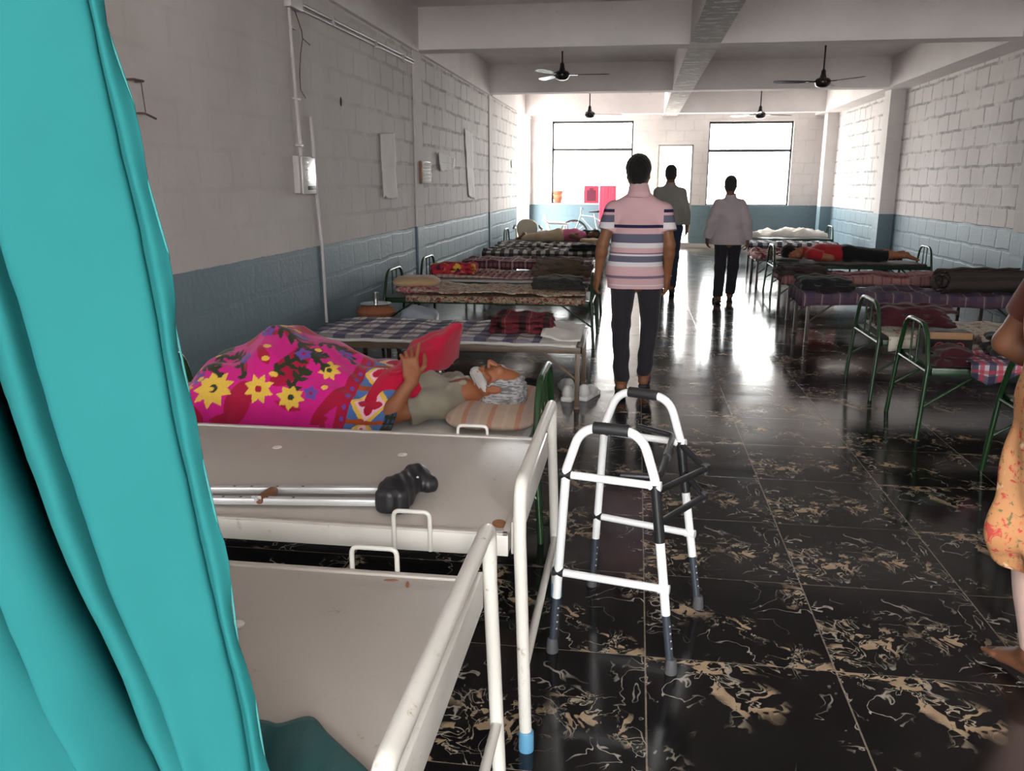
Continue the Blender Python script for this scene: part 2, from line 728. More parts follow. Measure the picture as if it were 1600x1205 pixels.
def floor_surface():
    m = NT('black_marble_tile', .08, 0, .5)
    P = m.pos()
    T = .6
    x, y, z = m.sep(P)
    tx = m.math('DIVIDE', m.math('SUBTRACT', x, .0787), T)
    ty = m.math('DIVIDE', m.math('SUBTRACT', y, 1.884), T)
    fx, fy = m.math('FRACT', tx), m.math('FRACT', ty)
    ex = m.math('MINIMUM', fx, m.math('SUBTRACT', 1.0, fx))
    ey = m.math('MINIMUM', fy, m.math('SUBTRACT', 1.0, fy))
    nzg = m.noise(P, 40, 3)
    gx = m.math('LESS_THAN', ex, .0045)
    gy = m.math('LESS_THAN', ey, .0028)
    grout = m.math('MAXIMUM', gx, gy)
    wn = m.n('ShaderNodeTexWhiteNoise', noise_dimensions='2D')
    m.put(wn.inputs['Vector'], m.comb(m.math('FLOOR', tx), m.math('FLOOR', ty), 0))
    idv = wn.outputs['Value']
    shift = m.math('MULTIPLY', m.math('FLOOR', m.math('MULTIPLY', idv, 2.99)), 7.31)
    # the print runs along each tile
    q = m.comb(m.math('MULTIPLY_ADD', fx, .6, shift), m.math('MULTIPLY', fy, .6), m.math('MULTIPLY', shift, .37))
    warp = m.n('ShaderNodeTexNoise')
    m.put(warp.inputs['Vector'], q)
    warp.inputs['Scale'].default_value = 5.0
    warp.inputs['Detail'].default_value = 3
    qw = m.vmath('ADD', q, m.vmath('MULTIPLY', m.vmath('SUBTRACT', warp.outputs['Color'], (.5, .5, .5)), (.16, .16, .16)))
    gate = m.step(m.noise(q, 3.2, 2), .485, .59)
    # tan islands with holes
    isl = m.step(m.noise(qw, 9.5, 2, .5, 1.1), .56, .59)
    hole = m.step(m.noise(qw, 19, 2, .5, .6), .58, .62)
    blot = m.math('MULTIPLY', m.math('MULTIPLY', isl, m.math('SUBTRACT', 1.0, hole)), gate)
    # veins
    r1 = m.math('ABSOLUTE', m.math('SUBTRACT', m.noise(qw, 5.5, 3, .55, .6), .5))
    v1 = m.math('SUBTRACT', 1.0, m.step(r1, .002, .010))
    r2_ = m.math('ABSOLUTE', m.math('SUBTRACT', m.noise(m.vmath('ADD', qw, (3.3, 1.2, 0)), 11, 3, .55, 1.0), .5))
    v2 = m.math('MULTIPLY', m.math('SUBTRACT', 1.0, m.step(r2_, .004, .022)), gate)
    g2 = m.step(m.noise(q, 4.0, 2, .5), .44, .56)
    v1 = m.math('MULTIPLY', v1, g2)
    base = m.mix(m.noise(q, 3, 3), (.003, .003, .004, 1), (.010, .008, .008, 1))
    c = m.mix(m.math('MULTIPLY', v1, .75), base, (.42, .39, .34, 1))
    c = m.mix(m.math('MULTIPLY', v2, .8), c, (.40, .35, .27, 1))
    tan = m.mix(m.noise(qw, 20, 3), (.30, .19, .11, 1), (.50, .40, .28, 1))
    c = m.mix(m.math('MULTIPLY', blot, .9), c, tan)
    c = m.mix(m.math('MULTIPLY', grout, m.math('MULTIPLY_ADD', nzg, .9, .15)), c, (.30, .25, .20, 1))
    dust = m.math('MULTIPLY', m.step(m.noise(P, 1.3, 5, .6), .35, .8), .02)
    c = m.mix(dust, c, (.4, .38, .36, 1))
    m.color(c)
    smudge = m.noise(m.comb(m.math('MULTIPLY', x, .6), m.math('MULTIPLY', y, 1.6), 0), 3.5, 5, .6)
    m.put(m.b.inputs['Roughness'], m.math('MULTIPLY_ADD', smudge, .16, .05))
    wave = m.noise(m.comb(m.math('MULTIPLY', x, 1.0), m.math('MULTIPLY', y, 2.2), 0), 5.5, 2)
    m.bump(m.math('SUBTRACT', m.math('MULTIPLY', wave, .5), m.math('MULTIPLY', grout, .4)), .12, .006)
    return m.m


M_floor = floor_surface()
M_concrete = plain('pale_concrete', (.55, .52, .48, 1), .85, var=.15, scale=2, bump=.3)
M_frame = plain('grey_window_frame', (.30, .30, .30, 1), .5)

M_winframe = plain('dark_window_frame', (.035, .035, .035, 1), .7)


def glass_mat():
    m = bpy.data.materials.new('window_glass')
    m.use_nodes = True
    t = m.node_tree
    t.nodes.clear()
    out = t.nodes.new('ShaderNodeOutputMaterial')
    mx = t.nodes.new('ShaderNodeMixShader')
    tr = t.nodes.new('ShaderNodeBsdfTransparent')
    gl = t.nodes.new('ShaderNodeBsdfGlossy')
    gl.inputs['Roughness'].default_value = .02
    tr.inputs['Color'].default_value = (.95, .97, .97, 1)
    mx.inputs[0].default_value = .06
    t.links.new(tr.outputs[0], mx.inputs[1])
    t.links.new(gl.outputs[0], mx.inputs[2])
    t.links.new(mx.outputs[0], out.inputs[0])
    return m


M_glass = glass_mat()

# ------------------------------------------------------------------ the room
ZC = 3.46
st = dict(kind='structure')
obj('floor', box(-2.83, 4.53, -3.2, 20.85, -.1, 0), M_floor, smooth=False, **st)
obj('ceiling', box(-2.83, 4.53, -3.2, 20.85, ZC, ZC + .15), M_ceil, smooth=False, **st)
obj('wall_left', join(box(-2.83, -2.6, -3.2, 18.5, 0, ZC), box(-2.83, -2.6, 20.3, 20.83, 0, ZC), box(-2.83, -2.6, 18.5, 20.3, 2.95, ZC)),
    M_wall_l, smooth=False, **st)
obj('wall_right', box(4.3, 4.53, -3.2, 20.83, 0, ZC), M_wall_y, smooth=False, **st)
YF, YB = 20.6, 20.83
obj('wall_far', join(box(-2.6, -2.05, YF, YB, 0, ZC), box(-2.05, -.14, YF, YB, 0, 1.03), box(-2.05, -.14, YF, YB, 2.93, ZC),
                     box(-.14, .46, YF, YB, 0, ZC), box(.46, 1.27, YF, YB, 2.38, ZC), box(1.27, 1.6, YF, YB, 0, ZC),
                     box(1.6, 3.49, YF, YB, 0, 1.0), box(1.6, 3.49, YF, YB, 2.89, ZC), box(3.49, 4.3, YF, YB, 0, ZC)),
    M_wall_x, smooth=False, **st)
obj('wall_near', join(box(-2.6, -1.8, -3.2, -2.97, 0, ZC), box(2.0, 4.3, -3.2, -2.97, 0, ZC), box(-1.8, 2.0, -3.2, -2.97, 2.9, ZC), box(-1.8, 2.0, -3.2, -2.97, 0, .7)),
    M_wall_x, smooth=False, **st)


def window(n, x0, x1, z0, z1, zt):
    w = tag(obj('window_%d' % n, join(box(x0, x0 + .035, 20.68, 20.73, z0, z1), box(x1 - .035, x1, 20.68, 20.73, z0, z1),
                                      box(x0, x1, 20.68, 20.73, z1 - .05, z1), box(x0, x1, 20.68, 20.73, z0, z0 + .025),
                                      box(x0, x1, 20.68, 20.73, zt - .03, zt + .03)), M_winframe, smooth=False), kind='structure')
    obj('pane', box(x0 + .035, x1 - .035, 20.70, 20.706, z0 + .025, zt - .03), M_glass, w, smooth=False)
    obj('pane', box(x0 + .035, x1 - .035, 20.70, 20.706, zt + .03, z1 - .05), M_glass, w, smooth=False)
    return w


window(1, -2.05, -.14, 1.03, 2.93, 2.28)
window(2, 1.6, 3.49, 1.0, 2.89, 2.24)
M_door = plain('cream_door_paint', (.62, .58, .50, 1), .55)
d1 = tag(obj('door_1', join(box(.46, .50, 20.6, 20.72, 0, 2.38), box(1.23, 1.27, 20.6, 20.72, 0, 2.38), box(.46, 1.27, 20.6, 20.72, 2.34, 2.38)),
             M_frame, smooth=False), kind='structure')
leaf = join(box(.43, .47, 19.85, 20.58, .03, 2.33), box(.422, .43, 19.95, 20.48, .3, 1.05), box(.422, .43, 19.95, 20.48, 1.3, 2.15))
lf = obj('door_leaf', leaf, M_door, d1, smooth=False)
obj('door_handle', tube([(.43, 19.92, 1.1), (.38, 19.92, 1.1), (.38, 20.03, 1.1)], .01, 8, .02), M_frame, lf)
obj('trim_1', box(.46, 1.27, 20.55, 20.83, 0, .12), M_concrete, smooth=False, **st)
obj('trim_2', box(1.27, 4.3, 20.585, 20.6, 0, .1), M_concrete, smooth=False, **st)

for y in (5.1, 10.0, 14.8, 19.5):
    obj('beam', box(-2.6, 4.3, y, y + .3, 3.0, ZC), M_ceil, smooth=False, **st)
ys = [-2.97, 5.1, 5.4, 10.0, 10.3, 14.8, 15.1, 19.5]
for a, b in ((-2.97, 5.1), (5.4, 10.0), (10.3, 14.8), (15.1, 19.5), (19.8, 20.6)):
    obj('ceiling_beam', box(.52, .85, a, b, 3.004, ZC), M_flake, smooth=False, **st)
    obj('beam', box(3.93, 4.3, a, b, 3.0, ZC), M_ceil, smooth=False, **st)
    obj('beam', box(-2.6, -2.555, a, b, 2.98, ZC), M_ceil, smooth=False, **st)
for y in (4.9, 9.56, 15.15, 19.85):
    obj('column', box(4.06, 4.3, y, y + .35, 0, 3.0), M_col, smooth=False, **st)
for y in (9.85, 14.9):
    obj('column', box(-2.6, -2.578, y, y + .32, 0, 2.98), M_col, smooth=False, **st)
obj('column', box(-2.6, -2.56, 20.3, 20.6, 0, 2.98), M_col, smooth=False, **st)

# the ground outside
obj('ground', box(-30, 34, 20.83, 60, -.35, -.12), M_concrete, smooth=False, **st)
obj('ground', box(-30, -2.83, -30, 20.83, -.35, -.12), M_concrete, smooth=False, **st)
obj('ground', box(-2.83, 34, -30, -3.2, -.35, -.12), M_concrete, smooth=False, **st)

# ------------------------------------------------------------------ green and brown iron beds
M_green = plain('green_gloss_paint', (.015, .052, .017, 1), .25, var=.25, scale=14)
M_dkgreen = plain('dark_green_paint', (.018, .048, .022, 1), .28, var=.3, scale=14)
M_brown = plain('brown_metal_paint', (.15, .105, .075, 1), .4, var=.3, scale=12)
M_deck = plain('grey_bed_sheet_metal', (.20, .20, .19, 1), .5, var=.2, scale=6)
M_rust = plain('dull_dark_iron', (.06, .045, .04, 1), .5, var=.3, scale=10)


def iron_bed(label, x0, x1, y0, y1, m, hoops=(True, True), z=.44, ht=.68, group='iron beds along the hall', tr=.0145):
    """hoops: (end at x0, end at x1); a hoop is a bent tube whose two legs reach the floor"""
    r = root('iron_bed', label, 'bed', ((x0 + x1) / 2, (y0 + y1) / 2, 0), group)
    cx = (x0 + x1) / 2
    rail = join(box(x0, x1, y0, y0 + .012, z - .05, z, .002), box(x0, x1, y1 - .012, y1, z - .05, z, .002),
                box(x0, x0 + .012, y0, y1, z - .05, z, .002), box(x1 - .012, x1, y0, y1, z - .05, z, .002),
                box(x0, x1, y0, y0 + .04, z - .008, z, .002), box(x0, x1, y1 - .04, y1, z - .008, z, .002))
    obj('frame', rail, m, r)
    obj('deck', box(x0 + .012, x1 - .012, y0 + .012, y1 - .012, z - .006, z - .001), M_deck, r)
    ym = (y0 + y1) / 2
    for x, hp in ((x0, hoops[0]), (x1, hoops[1])):
        s = -1 if x < cx else 1
        xx = x + s * .012
        if hp:
            w = (y1 - y0) / 2
            P = [(xx + s * .03, ym - w - .02, 0), (xx, ym - w * .97, z), (xx, ym - w * .66, ht), (xx, ym + w * .66, ht), (xx, ym + w * .97, z), (xx + s * .03, ym + w + .02, 0)]
            hd = obj('hoop', tube(P, tr, 12, .16, 8), m, r)
            obj('cross_rail', tube([(xx, ym - w * .93, z - .03), (xx, ym + w * .93, z - .03)], .011, 8), m, r)
            obj('hoop_bar', tube([(xx, ym - w * .2, z - .03), (xx, ym - w * .2, ht)], .007, 8), m, r)
            obj('hoop_bar', tube([(xx, ym + w * .2, z - .03), (xx, ym + w * .2, ht)], .007, 8), m, r)
        else:
            for y in (y0 + .02, y1 - .02):
                obj('leg', join(box(x - s * .03 - .016, x - s * .03 + .016, y - .016, y + .016, .012, z - .004, .003),
                                box(x - s * .03 - .019, x - s * .03 + .019, y - .019, y + .019, 0, .02, .004)), m, r)
        for y, sg in ((y0, 1), (y1, -1)):
            obj('brace', tube([(xx + s * .01 * hp - (0 if hp else s * .04), y + sg * (-.01 if hp else .02), .20), (x - s * .28, y + sg * .012, z - .035)], .009, 8), m, r)
    return r


GB = 'iron beds along the hall'
ZD = .445
# beds on the papered-wall side
L1 = iron_bed('green iron bed under the grey-haired man and his magenta blanket', -2.28, -.40, 3.33, 4.02, M_green)
L2 = iron_bed('brown square-legged bed under the navy and white checked sheet', -2.28, -.33, 5.50, 6.30, M_brown, (False, False))
L3 = iron_bed('dark green iron bed under the cream floral sheet', -2.36, -.40, 7.72, 8.45, M_dkgreen)
L4 = iron_bed('dark green iron bed under the red striped sheet and red cloth', -2.36, -.42, 9.10, 9.85, M_dkgreen)
L5 = iron_bed('dark iron bed under the maroon plaid cover', -2.34, -.55, 11.35, 12.0, M_rust, (False, False))
L6 = iron_bed('dark iron bed under the black and cream checked blanket', -2.34, -.52, 12.75, 13.4, M_rust, (False, False))
L7 = iron_bed('dark iron bed between the checked blanket and the sleeper in pink', -2.34, -.50, 13.95, 14.6, M_dkgreen, (False, False))
L8 = iron_bed('dark green iron bed under the sleeper in the pink top', -2.36, -.50, 15.15, 15.85, M_dkgreen, (True, False))
L9 = iron_bed('iron bed with the white sheet beside the plastic chairs', -2.2, -.45, 17.45, 18.15, M_rust, (False, False))
# beds on the bare block wall side
R0 = iron_bed('green iron bed half hidden by the woman in orange cloth', 1.93, 3.85, 3.92, 4.56, M_green)
R1 = iron_bed('green iron bed with the white floral cover and small checked cloth', 1.77, 3.80, 5.17, 5.76, M_green)
R2 = iron_bed('dark green iron bed beneath the white floral sheet and maroon shawl', 1.74, 3.80, 6.10, 6.79, M_dkgreen)
R3 = iron_bed('brown-legged bed under the purple checked cover', 1.64, 3.75, 8.28, 8.92, M_rust, (False, False))
R4 = iron_bed('brown-legged bed under the long maroon pink cover', 1.70, 3.80, 9.68, 10.38, M_rust, (False, False))
R5 = iron_bed('dark green iron bed under the sleeper in the red shirt', 1.88, 3.86, 11.72, 12.34, M_dkgreen)
R6 = iron_bed('thin-legged bed with crumpled pink and red bedding', 1.76, 3.8, 12.72, 13.4, M_rust, (False, False))
R7 = iron_bed('bed under the black and white checked cloth near the far window', 1.95, 3.75, 14.7, 15.35, M_rust, (False, False))
R8 = iron_bed('farthest bed by the block wall, with the cream bedding', 2.0, 3.8, 17.2, 17.9, M_dkgreen, (False, True))

# ------------------------------------------------------------------ bedding
NAVY, WHT = (.03, .035, .11, 1), (.66, .64, .62, 1)
P_navy = plaid('navy_white_check', (.78, .76, .77, 1), [(0, .20, .09, 0, (.035, .04, .13, 1), .72), (1, .17, .075, .02, (.03, .03, .09, 1), .72), (0, .19, .012, .045, (.35, .2, .15, 1), .7), (1, .15, .01, .04, (.25, .16, .16, 1), .7)])
P_bw = plaid('black_cream_check', (.62, .58, .52, 1), [(0, .14, .07, 0, (.02, .016, .02, 1), .85), (1, .14, .07, 0, (.02, .016, .025, 1), .85)])
P_bw2 = plaid('black_white_check', (.75, .74, .76, 1), [(0, .16, .08, 0, (.02, .02, .05, 1), .85), (1, .11, .05, .03, (.02, .02, .05, 1), .85)])
P_maroon = plaid('maroon_plaid', (.26, .11, .12, 1), [(0, .06, .018, 0, (.05, .02, .03, 1), .8), (1, .09, .04, 0, (.07, .025, .035, 1), .8), (0, .18, .02, .03, (.55, .42, .40, 1), .6), (1, .20, .03, .08, (.60, .42, .38, 1), .6)])
P_redstripe = plaid('red_black_stripe', (.42, .16, .15, 1), [(0, .07, .028, 0, (.04, .02, .025, 1), .85), (1, .12, .03, 0, (.60, .46, .40, 1), .5), (0, .14, .015, .04, (.62, .5, .46, 1), .7)])
P_purple = plaid('purple_check', (.11, .075, .10, 1), [(0, .16, .07, 0, (.06, .05, .10, 1), .7), (1, .16, .06, 0, (.10, .05, .08, 1), .7), (0, .16, .012, .03, (.4, .33, .36, 1), .5)])
P_pinkm = plaid('maroon_pink_cover', (.22, .05, .065, 1), [(1, .5, .22, .0, (.36, .20, .185, 1), .85), (0, .10, .02, 0, (.10, .02, .03, 1), .5), (0, .2, .02, .06, (.35, .1, .12, 1), .6)])
P_small = plaid('red_blue_small_check', (.55, .50, .55, 1), [(0, .10, .04, 0, (.03, .03, .08, 1), .85), (1, .10, .04, 0, (.04, .04, .09, 1), .8), (0, .10, .025, .05, (.50, .05, .09, 1), .8), (1, .10, .02, .05, (.50, .05, .08, 1), .7)])
P_pill = plaid('salmon_stripe_pillow', (.52, .40, .31, 1), [(0, .115, .022, 0, (.48, .18, .11, 1), .65), (0, .115, .014, .05, (.58, .46, .38, 1), .7), (0, .23, .03, .09, (.40, .32, .33, 1), .5)])
P_redtub = plaid('dark_red_plaid', (.15, .022, .03, 1), [(0, .17, .05, 0, (.018, .012, .014, 1), .9), (1, .06, .01, 0, (.08, .015, .02, 1), .7), (0, .17, .008, .1, (.3, .12, .12, 1), .6)])
F_cream = floral('cream_floral', (.55, .47, .36, 1), [(14, .52, .60, (.36, .26, .18, 1)), (22, .57, .63, (.32, .08, .07, 1)), (26, .60, .66, (.12, .07, .05, 1))])
F_creamedge = floral('dark_floral_border', (.30, .22, .15, 1), [(26, .48, .56, (.45, .36, .25, 1)), (30, .54, .6, (.22, .04, .05, 1)), (34, .57, .63, (.04, .03, .03, 1))])
F_white = floral('white_floral', (.62, .58, .50, 1), [(9, .56, .60, (.42, .34, .26, 1)), (16, .58, .64, (.40, .10, .09, 1)), (24, .61, .66, (.10, .09, .07, 1))])
F_mess = floral('pink_brown_floral', (.42, .22, .22, 1), [(8, .48, .55, (.16, .03, .05, 1)), (14, .54, .6, (.62, .52, .44, 1)), (18, .58, .64, (.05, .03, .03, 1))])
C_white = fabric('white_cotton', (.66, .64, .60, 1))
C_grey = fabric('grey_white_quilt', (.52, .50, .47, 1))
C_dark = fabric('charcoal_wool', (.014, .014, .016, 1), .3)
C_maroon = fabric('maroon_shawl', (.050, .010, .015, 1), .3)
C_brown = fabric('brown_wool', (.10, .065, .045, 1), .3)
C_roll = plaid('brown_striped_blanket', (.055, .040, .036, 1), [(1, .09, .03, 0, (.03, .025, .028, 1), .8), (1, .27, .02, .1, (.24, .19, .16, 1), .6)])
C_tan = fabric('tan_pillow_cloth', (.46, .32, .19, 1))
C_pinkfl = floral('pink_floral_pillow', (.40, .12, .13, 1), [(18, .5, .58, (.55, .36, .33, 1)), (24, .56, .62, (.15, .05, .07, 1))])
C_olive = fabric('olive_black_cloth', (.035, .032, .026, 1), .3)


def cloth(name, label, cat, g, m, t=.008, group=None, parent=None):
    return solidify(obj(name, g, m, parent, label, cat, group, auto=4), t, -1)


def folded(name, label, cat, c, half, m, seed=1, layers=3, rz=0.0, sag=.25, group=None, h=.012, uvs=4.0):
    """a folded or bundled blanket: stacked soft layers as one surface"""
    rs = np.random.RandomState(seed)
    R = rotz(rz)
    P = []
    hz = half[2] * 2 / layers
    for i in range(layers):
        o = np.array([rs.uniform(-.08, .08) * half[0], rs.uniform(-.1, .1) * half[1], 0])
        sc = 1 - .10 * i * rs.rand()
        P.append(b_(np.array(c) + R @ o + np.array([0, 0, hz * (i + .5)]), (half[0] * sc - hz * .42, half[1] * sc - hz * .42, hz * .06), hz * .44, hz * .10, R))
    ph = rs.rand(6) * 6.28
    amp = min(half[2] * .28, .02)

    def disp(X, Y, Z):
        u, v = (X - c[0]) * math.cos(rz) + (Y - c[1]) * math.sin(rz), -(X - c[0]) * math.sin(rz) + (Y - c[1]) * math.cos(rz)
        return (amp * np.sin(u * 17 + v * 9 + ph[0]) * np.cos(v * 21 - u * 5 + ph[1]) * .6 + amp * .35 * np.sin(u * 41 + ph[2] + Z * 25) + amp * .3 * np.sin(v * 55 + u * 23 + Z * 40)
                + sag * half[2] * ((u / half[0]) ** 2) * (Z - c[2]) / (2 * half[2]))
    g = sdf(P, h, disp, cuts=[((0, 0, c[2]), (0, 0, -1))])
    V = g['V']
    loc = (V - np.array(c)) @ R
    g['uv'] = np.stack([loc[:, 0], loc[:, 1] + loc[:, 2]], 1)
    return obj(name, g, m, None, label, cat, group, auto=4)


def pillow(name, label, c, half, m, rz=0.0, group=None, tilt=0.0, parent=None, h=.012, cat='pillow'):
    n, mm = 28, 20
    a, b, t = half

    def fn(U, V):
        th = (U - .5) * 2
        ph = V * 2 * math.pi
        # pillow: pinched rim, puffed middle
        r = np.abs(th) ** .8
        x = a * th
        w = (1 - np.abs(th) ** 5) ** .35
        y = b * np.cos(ph) * w * (np.abs(np.cos(ph)) ** -.35).clip(0, 1.35)
        zz = t * np.sin(ph) * (1 - np.abs(th) ** 3) ** .6 * (1 + .08 * wob(th, ph, 3, 1.2))
        return x, y, zz
    g = grid(n, 33, fn, lambda U, V: ((U - .5) * 2 * a, np.cos(V * 2 * math.pi) * b))
    g = xf(g, TR(c, rz, 0, tilt))
    return obj(name, g, m, parent, label if parent is None else None, cat if parent is None else None, group, auto=4)


BL = 'bed covers on the iron beds'
cloth('checked_sheet', 'navy and white checked sheet spread over the brown bed', 'bed sheet', drape(-2.27, -.62, 5.52, 6.28, ZD + .024, front=.05, amp=.007, seed=3), P_navy, group=BL)
cloth('mattress_pad', 'thin whitish quilt under the navy checked sheet', 'mattress pad', drape(-2.275, -.37, 5.485, 6.285, ZD + .010, front=.02, amp=.003, seed=4), C_white, .012)
cloth('white_cloth', 'rumpled white cloth at the aisle end of the navy checked bed', 'cloth',
      drape(-.62, -.35, 5.6, 6.2, ZD + .03, amp=.02, seed=8), C_white, .014)
folded('folded_blanket', 'dark red plaid blanket folded on the navy checked sheet', 'blanket', (-.80, 5.93, ZD + .030), (.23, .21, .055), P_redtub, 4, 3, .05)
cloth('floral_sheet', 'cream floral sheet on the dark green bed behind the navy checked bed', 'bed sheet', drape(-2.1, -.45, 7.74, 8.4, ZD + .05, front=.02, amp=.012, seed=12), F_cream, group=BL)
cloth('bed_runner', 'dark floral fringe hanging below the cream floral sheet', 'bed cover', drape(-2.15, -.45, 7.705, 8.0, ZD + .018, front=.075, amp=.004, seed=13), F_creamedge)
folded('folded_blanket', 'brown and olive blanket bundle on the cream floral sheet', 'blanket', (-.72, 8.1, ZD + .07), (.25, .2, .055), C_olive, 6, 3, -.05)
pillow('pillow', 'flat tan pillow by the wall on the cream floral bed', (-2.12, 8.0, ZD + .12), (.24, .19, .06), C_tan, .2)
pillow('pillow', 'pink flowered pillow beneath the flat tan pillow', (-2.1, 7.95, ZD + .055), (.22, .18, .045), C_pinkfl, .1)
cloth('striped_sheet', 'red and black striped sheet with pale specks', 'bed sheet', drape(-2.2, -.45, 9.08, 9.84, ZD + .05, front=.03, amp=.012, seed=15), P_redstripe, group=BL)
cloth('mattress_pad', 'grey white quilt edge under the red striped sheet', 'mattress pad', drape(-2.34, -.44, 9.06, 9.83, ZD + .02, front=.03, amp=.004, seed=16), C_grey, .012)
M_redyel = floral('red_yellow_cloth', (.45, .03, .05, 1), [(7, .53, .6, (.62, .38, .05, 1)), (12, .55, .62, (.10, .02, .05, 1))])
folded('folded_cloth', 'bright red and yellow cloth heaped by the wall on the striped sheet', 'cloth', (-2.02, 9.35, ZD + .06), (.26, .18, .06), M_redyel, 9, 2, .1)
folded('folded_blanket', 'brown blanket heap at the aisle end of the striped sheet', 'blanket', (-.80, 9.45, ZD + .06), (.33, .25, .09), C_brown, 11, 3, .15)
cloth('plaid_cover', 'maroon plaid cover hanging low over its bed', 'bed cover', drape(-2.33, -.57, 11.33, 11.98, ZD + .02, front=.14, left=.02, amp=.012, seed=18), P_maroon, group=BL)
cloth('checked_blanket', 'black and cream checked blanket beside the maroon plaid cover', 'blanket', drape(-2.33, -.52, 12.73, 13.4, ZD + .03, front=.12, amp=.02, seed=20), P_bw, group=BL)
cloth('checked_blanket', 'second black and cream check, nearest the sleeper in pink', 'blanket', drape(-2.33, -.5, 13.93, 14.58, ZD + .04, front=.10, amp=.02, seed=22), P_bw, group=BL)
folded('folded_blanket', 'black folded blanket at the aisle end of a checked bed', 'blanket', (-.75, 13.0, ZD + .05), (.27, .2, .05), C_dark, 13, 2)
folded('folded_cloth', 'yellowish tan cloth lying behind the black folded blanket', 'cloth', (-.68, 14.1, ZD + .06), (.24, .2, .05), C_tan, 14, 2)
cloth('bed_sheet', 'dark rumpled cloth under the sleeper in pink', 'bed sheet', drape(-2.34, -.5, 15.13, 15.84, ZD + .02, front=.06, amp=.01, seed=24), C_olive, group=BL)
cloth('bed_sheet', 'bright white sheet on the bed beside the plastic chairs', 'bed sheet', drape(-2.18, -.45, 17.43, 18.14, ZD + .02, front=.08, amp=.006, seed=25), C_white, group=BL)

# bare block wall side
g_ = drape(1.98, 2.6, 5.15, 5.55, ZD + .03, front=.13, amp=.012, seed=30, step=.015)
lowv = g_['V'][:, 2] < ZD + .015
g_['V'][lowv, 2] = ZD + .015 + (g_['V'][lowv, 2] - ZD - .015) * np.clip(1.25 - np.abs(g_['V'][lowv, 0] - 2.09) / .19, .22, 1.25)
cloth('checked_cloth', 'small red, white and blue checked cloth hanging off the floral bed', 'cloth', g_, P_small)
cloth('floral_cover', 'white floral cover on the green bed nearest the letters bag', 'bed cover', drape(2.2, 3.75, 5.30, 5.74, ZD + .035, back=.02, amp=.015, seed=31, bump=lambda u, v: (.06 + .06 * np.exp(-((u - 3.0) / .5) ** 2)) * np.clip((v - 5.5) / .15, 0, 1)), F_white, group=BL)
folded('folded_blanket', 'charcoal wool blanket heaped on the floral cover behind the checked cloth', 'blanket', (2.52, 5.40, ZD + .055), (.34, .15, .055), C_dark, 21, 2, -.05)
folded('folded_cloth', 'dark maroon cloth hanging beside the small checked cloth', 'cloth', (1.93, 5.3, ZD - .02), (.12, .10, .06), C_maroon, 23, 2, .1)
cloth('floral_sheet', 'white floral sheet beneath the maroon shawl', 'bed sheet', drape(1.8, 3.78, 6.08, 6.78, ZD + .02, front=.12, left=.02, amp=.012, seed=33), F_white, group=BL)
folded('shawl', 'maroon shawl bundled at the aisle end of the white floral sheet', 'shawl', (2.04, 6.50, ZD + .045), (.28, .18, .07), C_maroon, 24, 3, -.12)
cloth('purple_cover', 'purple checked cover overhanging its bed at the aisle', 'bed cover', drape(1.62, 3.74, 8.26, 8.9, ZD + .03, front=.12, left=.14, amp=.015, seed=34), P_purple, group=BL)
folded('folded_blanket', 'dark blanket at the aisle end of the purple checked cover', 'blanket', (1.85, 8.6, ZD + .05), (.25, .24, .06), C_dark, 25, 2)
cloth('maroon_cover', 'long maroon and dusty pink cover on a thin-legged bed', 'bed cover', drape(1.68, 3.78, 9.66, 10.36, ZD + .04, front=.10, left=.10, amp=.015, seed=35), P_pinkm, group=BL)
folded('folded_blanket', 'grey brown blanket fold at the aisle end of the maroon pink cover', 'blanket', (1.9, 10.0, ZD + .05), (.28, .26, .05), C_roll, 26, 3)
cloth('bed_sheet', 'dark sheet drooping under the sleeper in the red shirt', 'bed sheet', drape(1.9, 3.8, 11.70, 12.32, ZD + .012, front=.05, amp=.006, seed=36), C_olive, group=BL)
cloth('floral_cover', 'crumpled pink and red bedding on the thin-legged bed', 'bed cover', drape(1.75, 3.78, 12.70, 13.38, ZD + .04, front=.10, left=.10, amp=.03, seed=37), F_mess, group=BL)
cloth('checked_cover', 'black and white checked cloth hanging off the bed near the far window', 'bed cover', drape(1.9, 3.36, 14.68, 15.34, ZD + .07, front=.19, left=.02, amp=.012, seed=38), P_bw2, group=BL)
cloth('cream_quilt', 'cream quilt with a red corner on the farthest bed by the block wall', 'quilt', drape(2.0, 3.7, 17.18, 17.88, ZD + .06, front=.08, amp=.03, seed=39, bump=lambda u, v: .08 * np.exp(-((u - 3.1) / .5) ** 2)), C_white, group=BL)


def rolled(name, label, c, L, r, m, rz, turns=3.2):
    """a rolled-up blanket: a spiral section run along its axis"""
    n = 90
    V, uv = [], []
    ns = 14
    for i in range(ns + 1):
        t = i / ns - .5
        for k in range(n):
            a = k / (n - 1) * turns * 2 * math.pi
            rr = r * (.25 + .75 * k / (n - 1)) * (1 + .05 * math.sin(a * 2 + t * 7) + .04 * math.sin(t * 23))
            V.append((t * L + .02 * math.sin(a + k * .1), rr * math.cos(a) * 1.45, rr * math.sin(a)))
            uv.append((t * L, k * .02))
    F = [(i * n + k, (i + 1) * n + k, (i + 1) * n + k + 1, i * n + k + 1) for i in range(ns) for k in range(n - 1)]
    g = xf(geo(V, F, np.array(uv)), TR(c, rz))
    return solidify(obj(name, g, m, None, label, 'blanket', auto=4), .014, 0)


rolled('rolled_blanket', 'thick brown striped blanket rolled up by the block wall', (3.30, 8.55, ZD + .155), .85, .12, C_roll, .25)

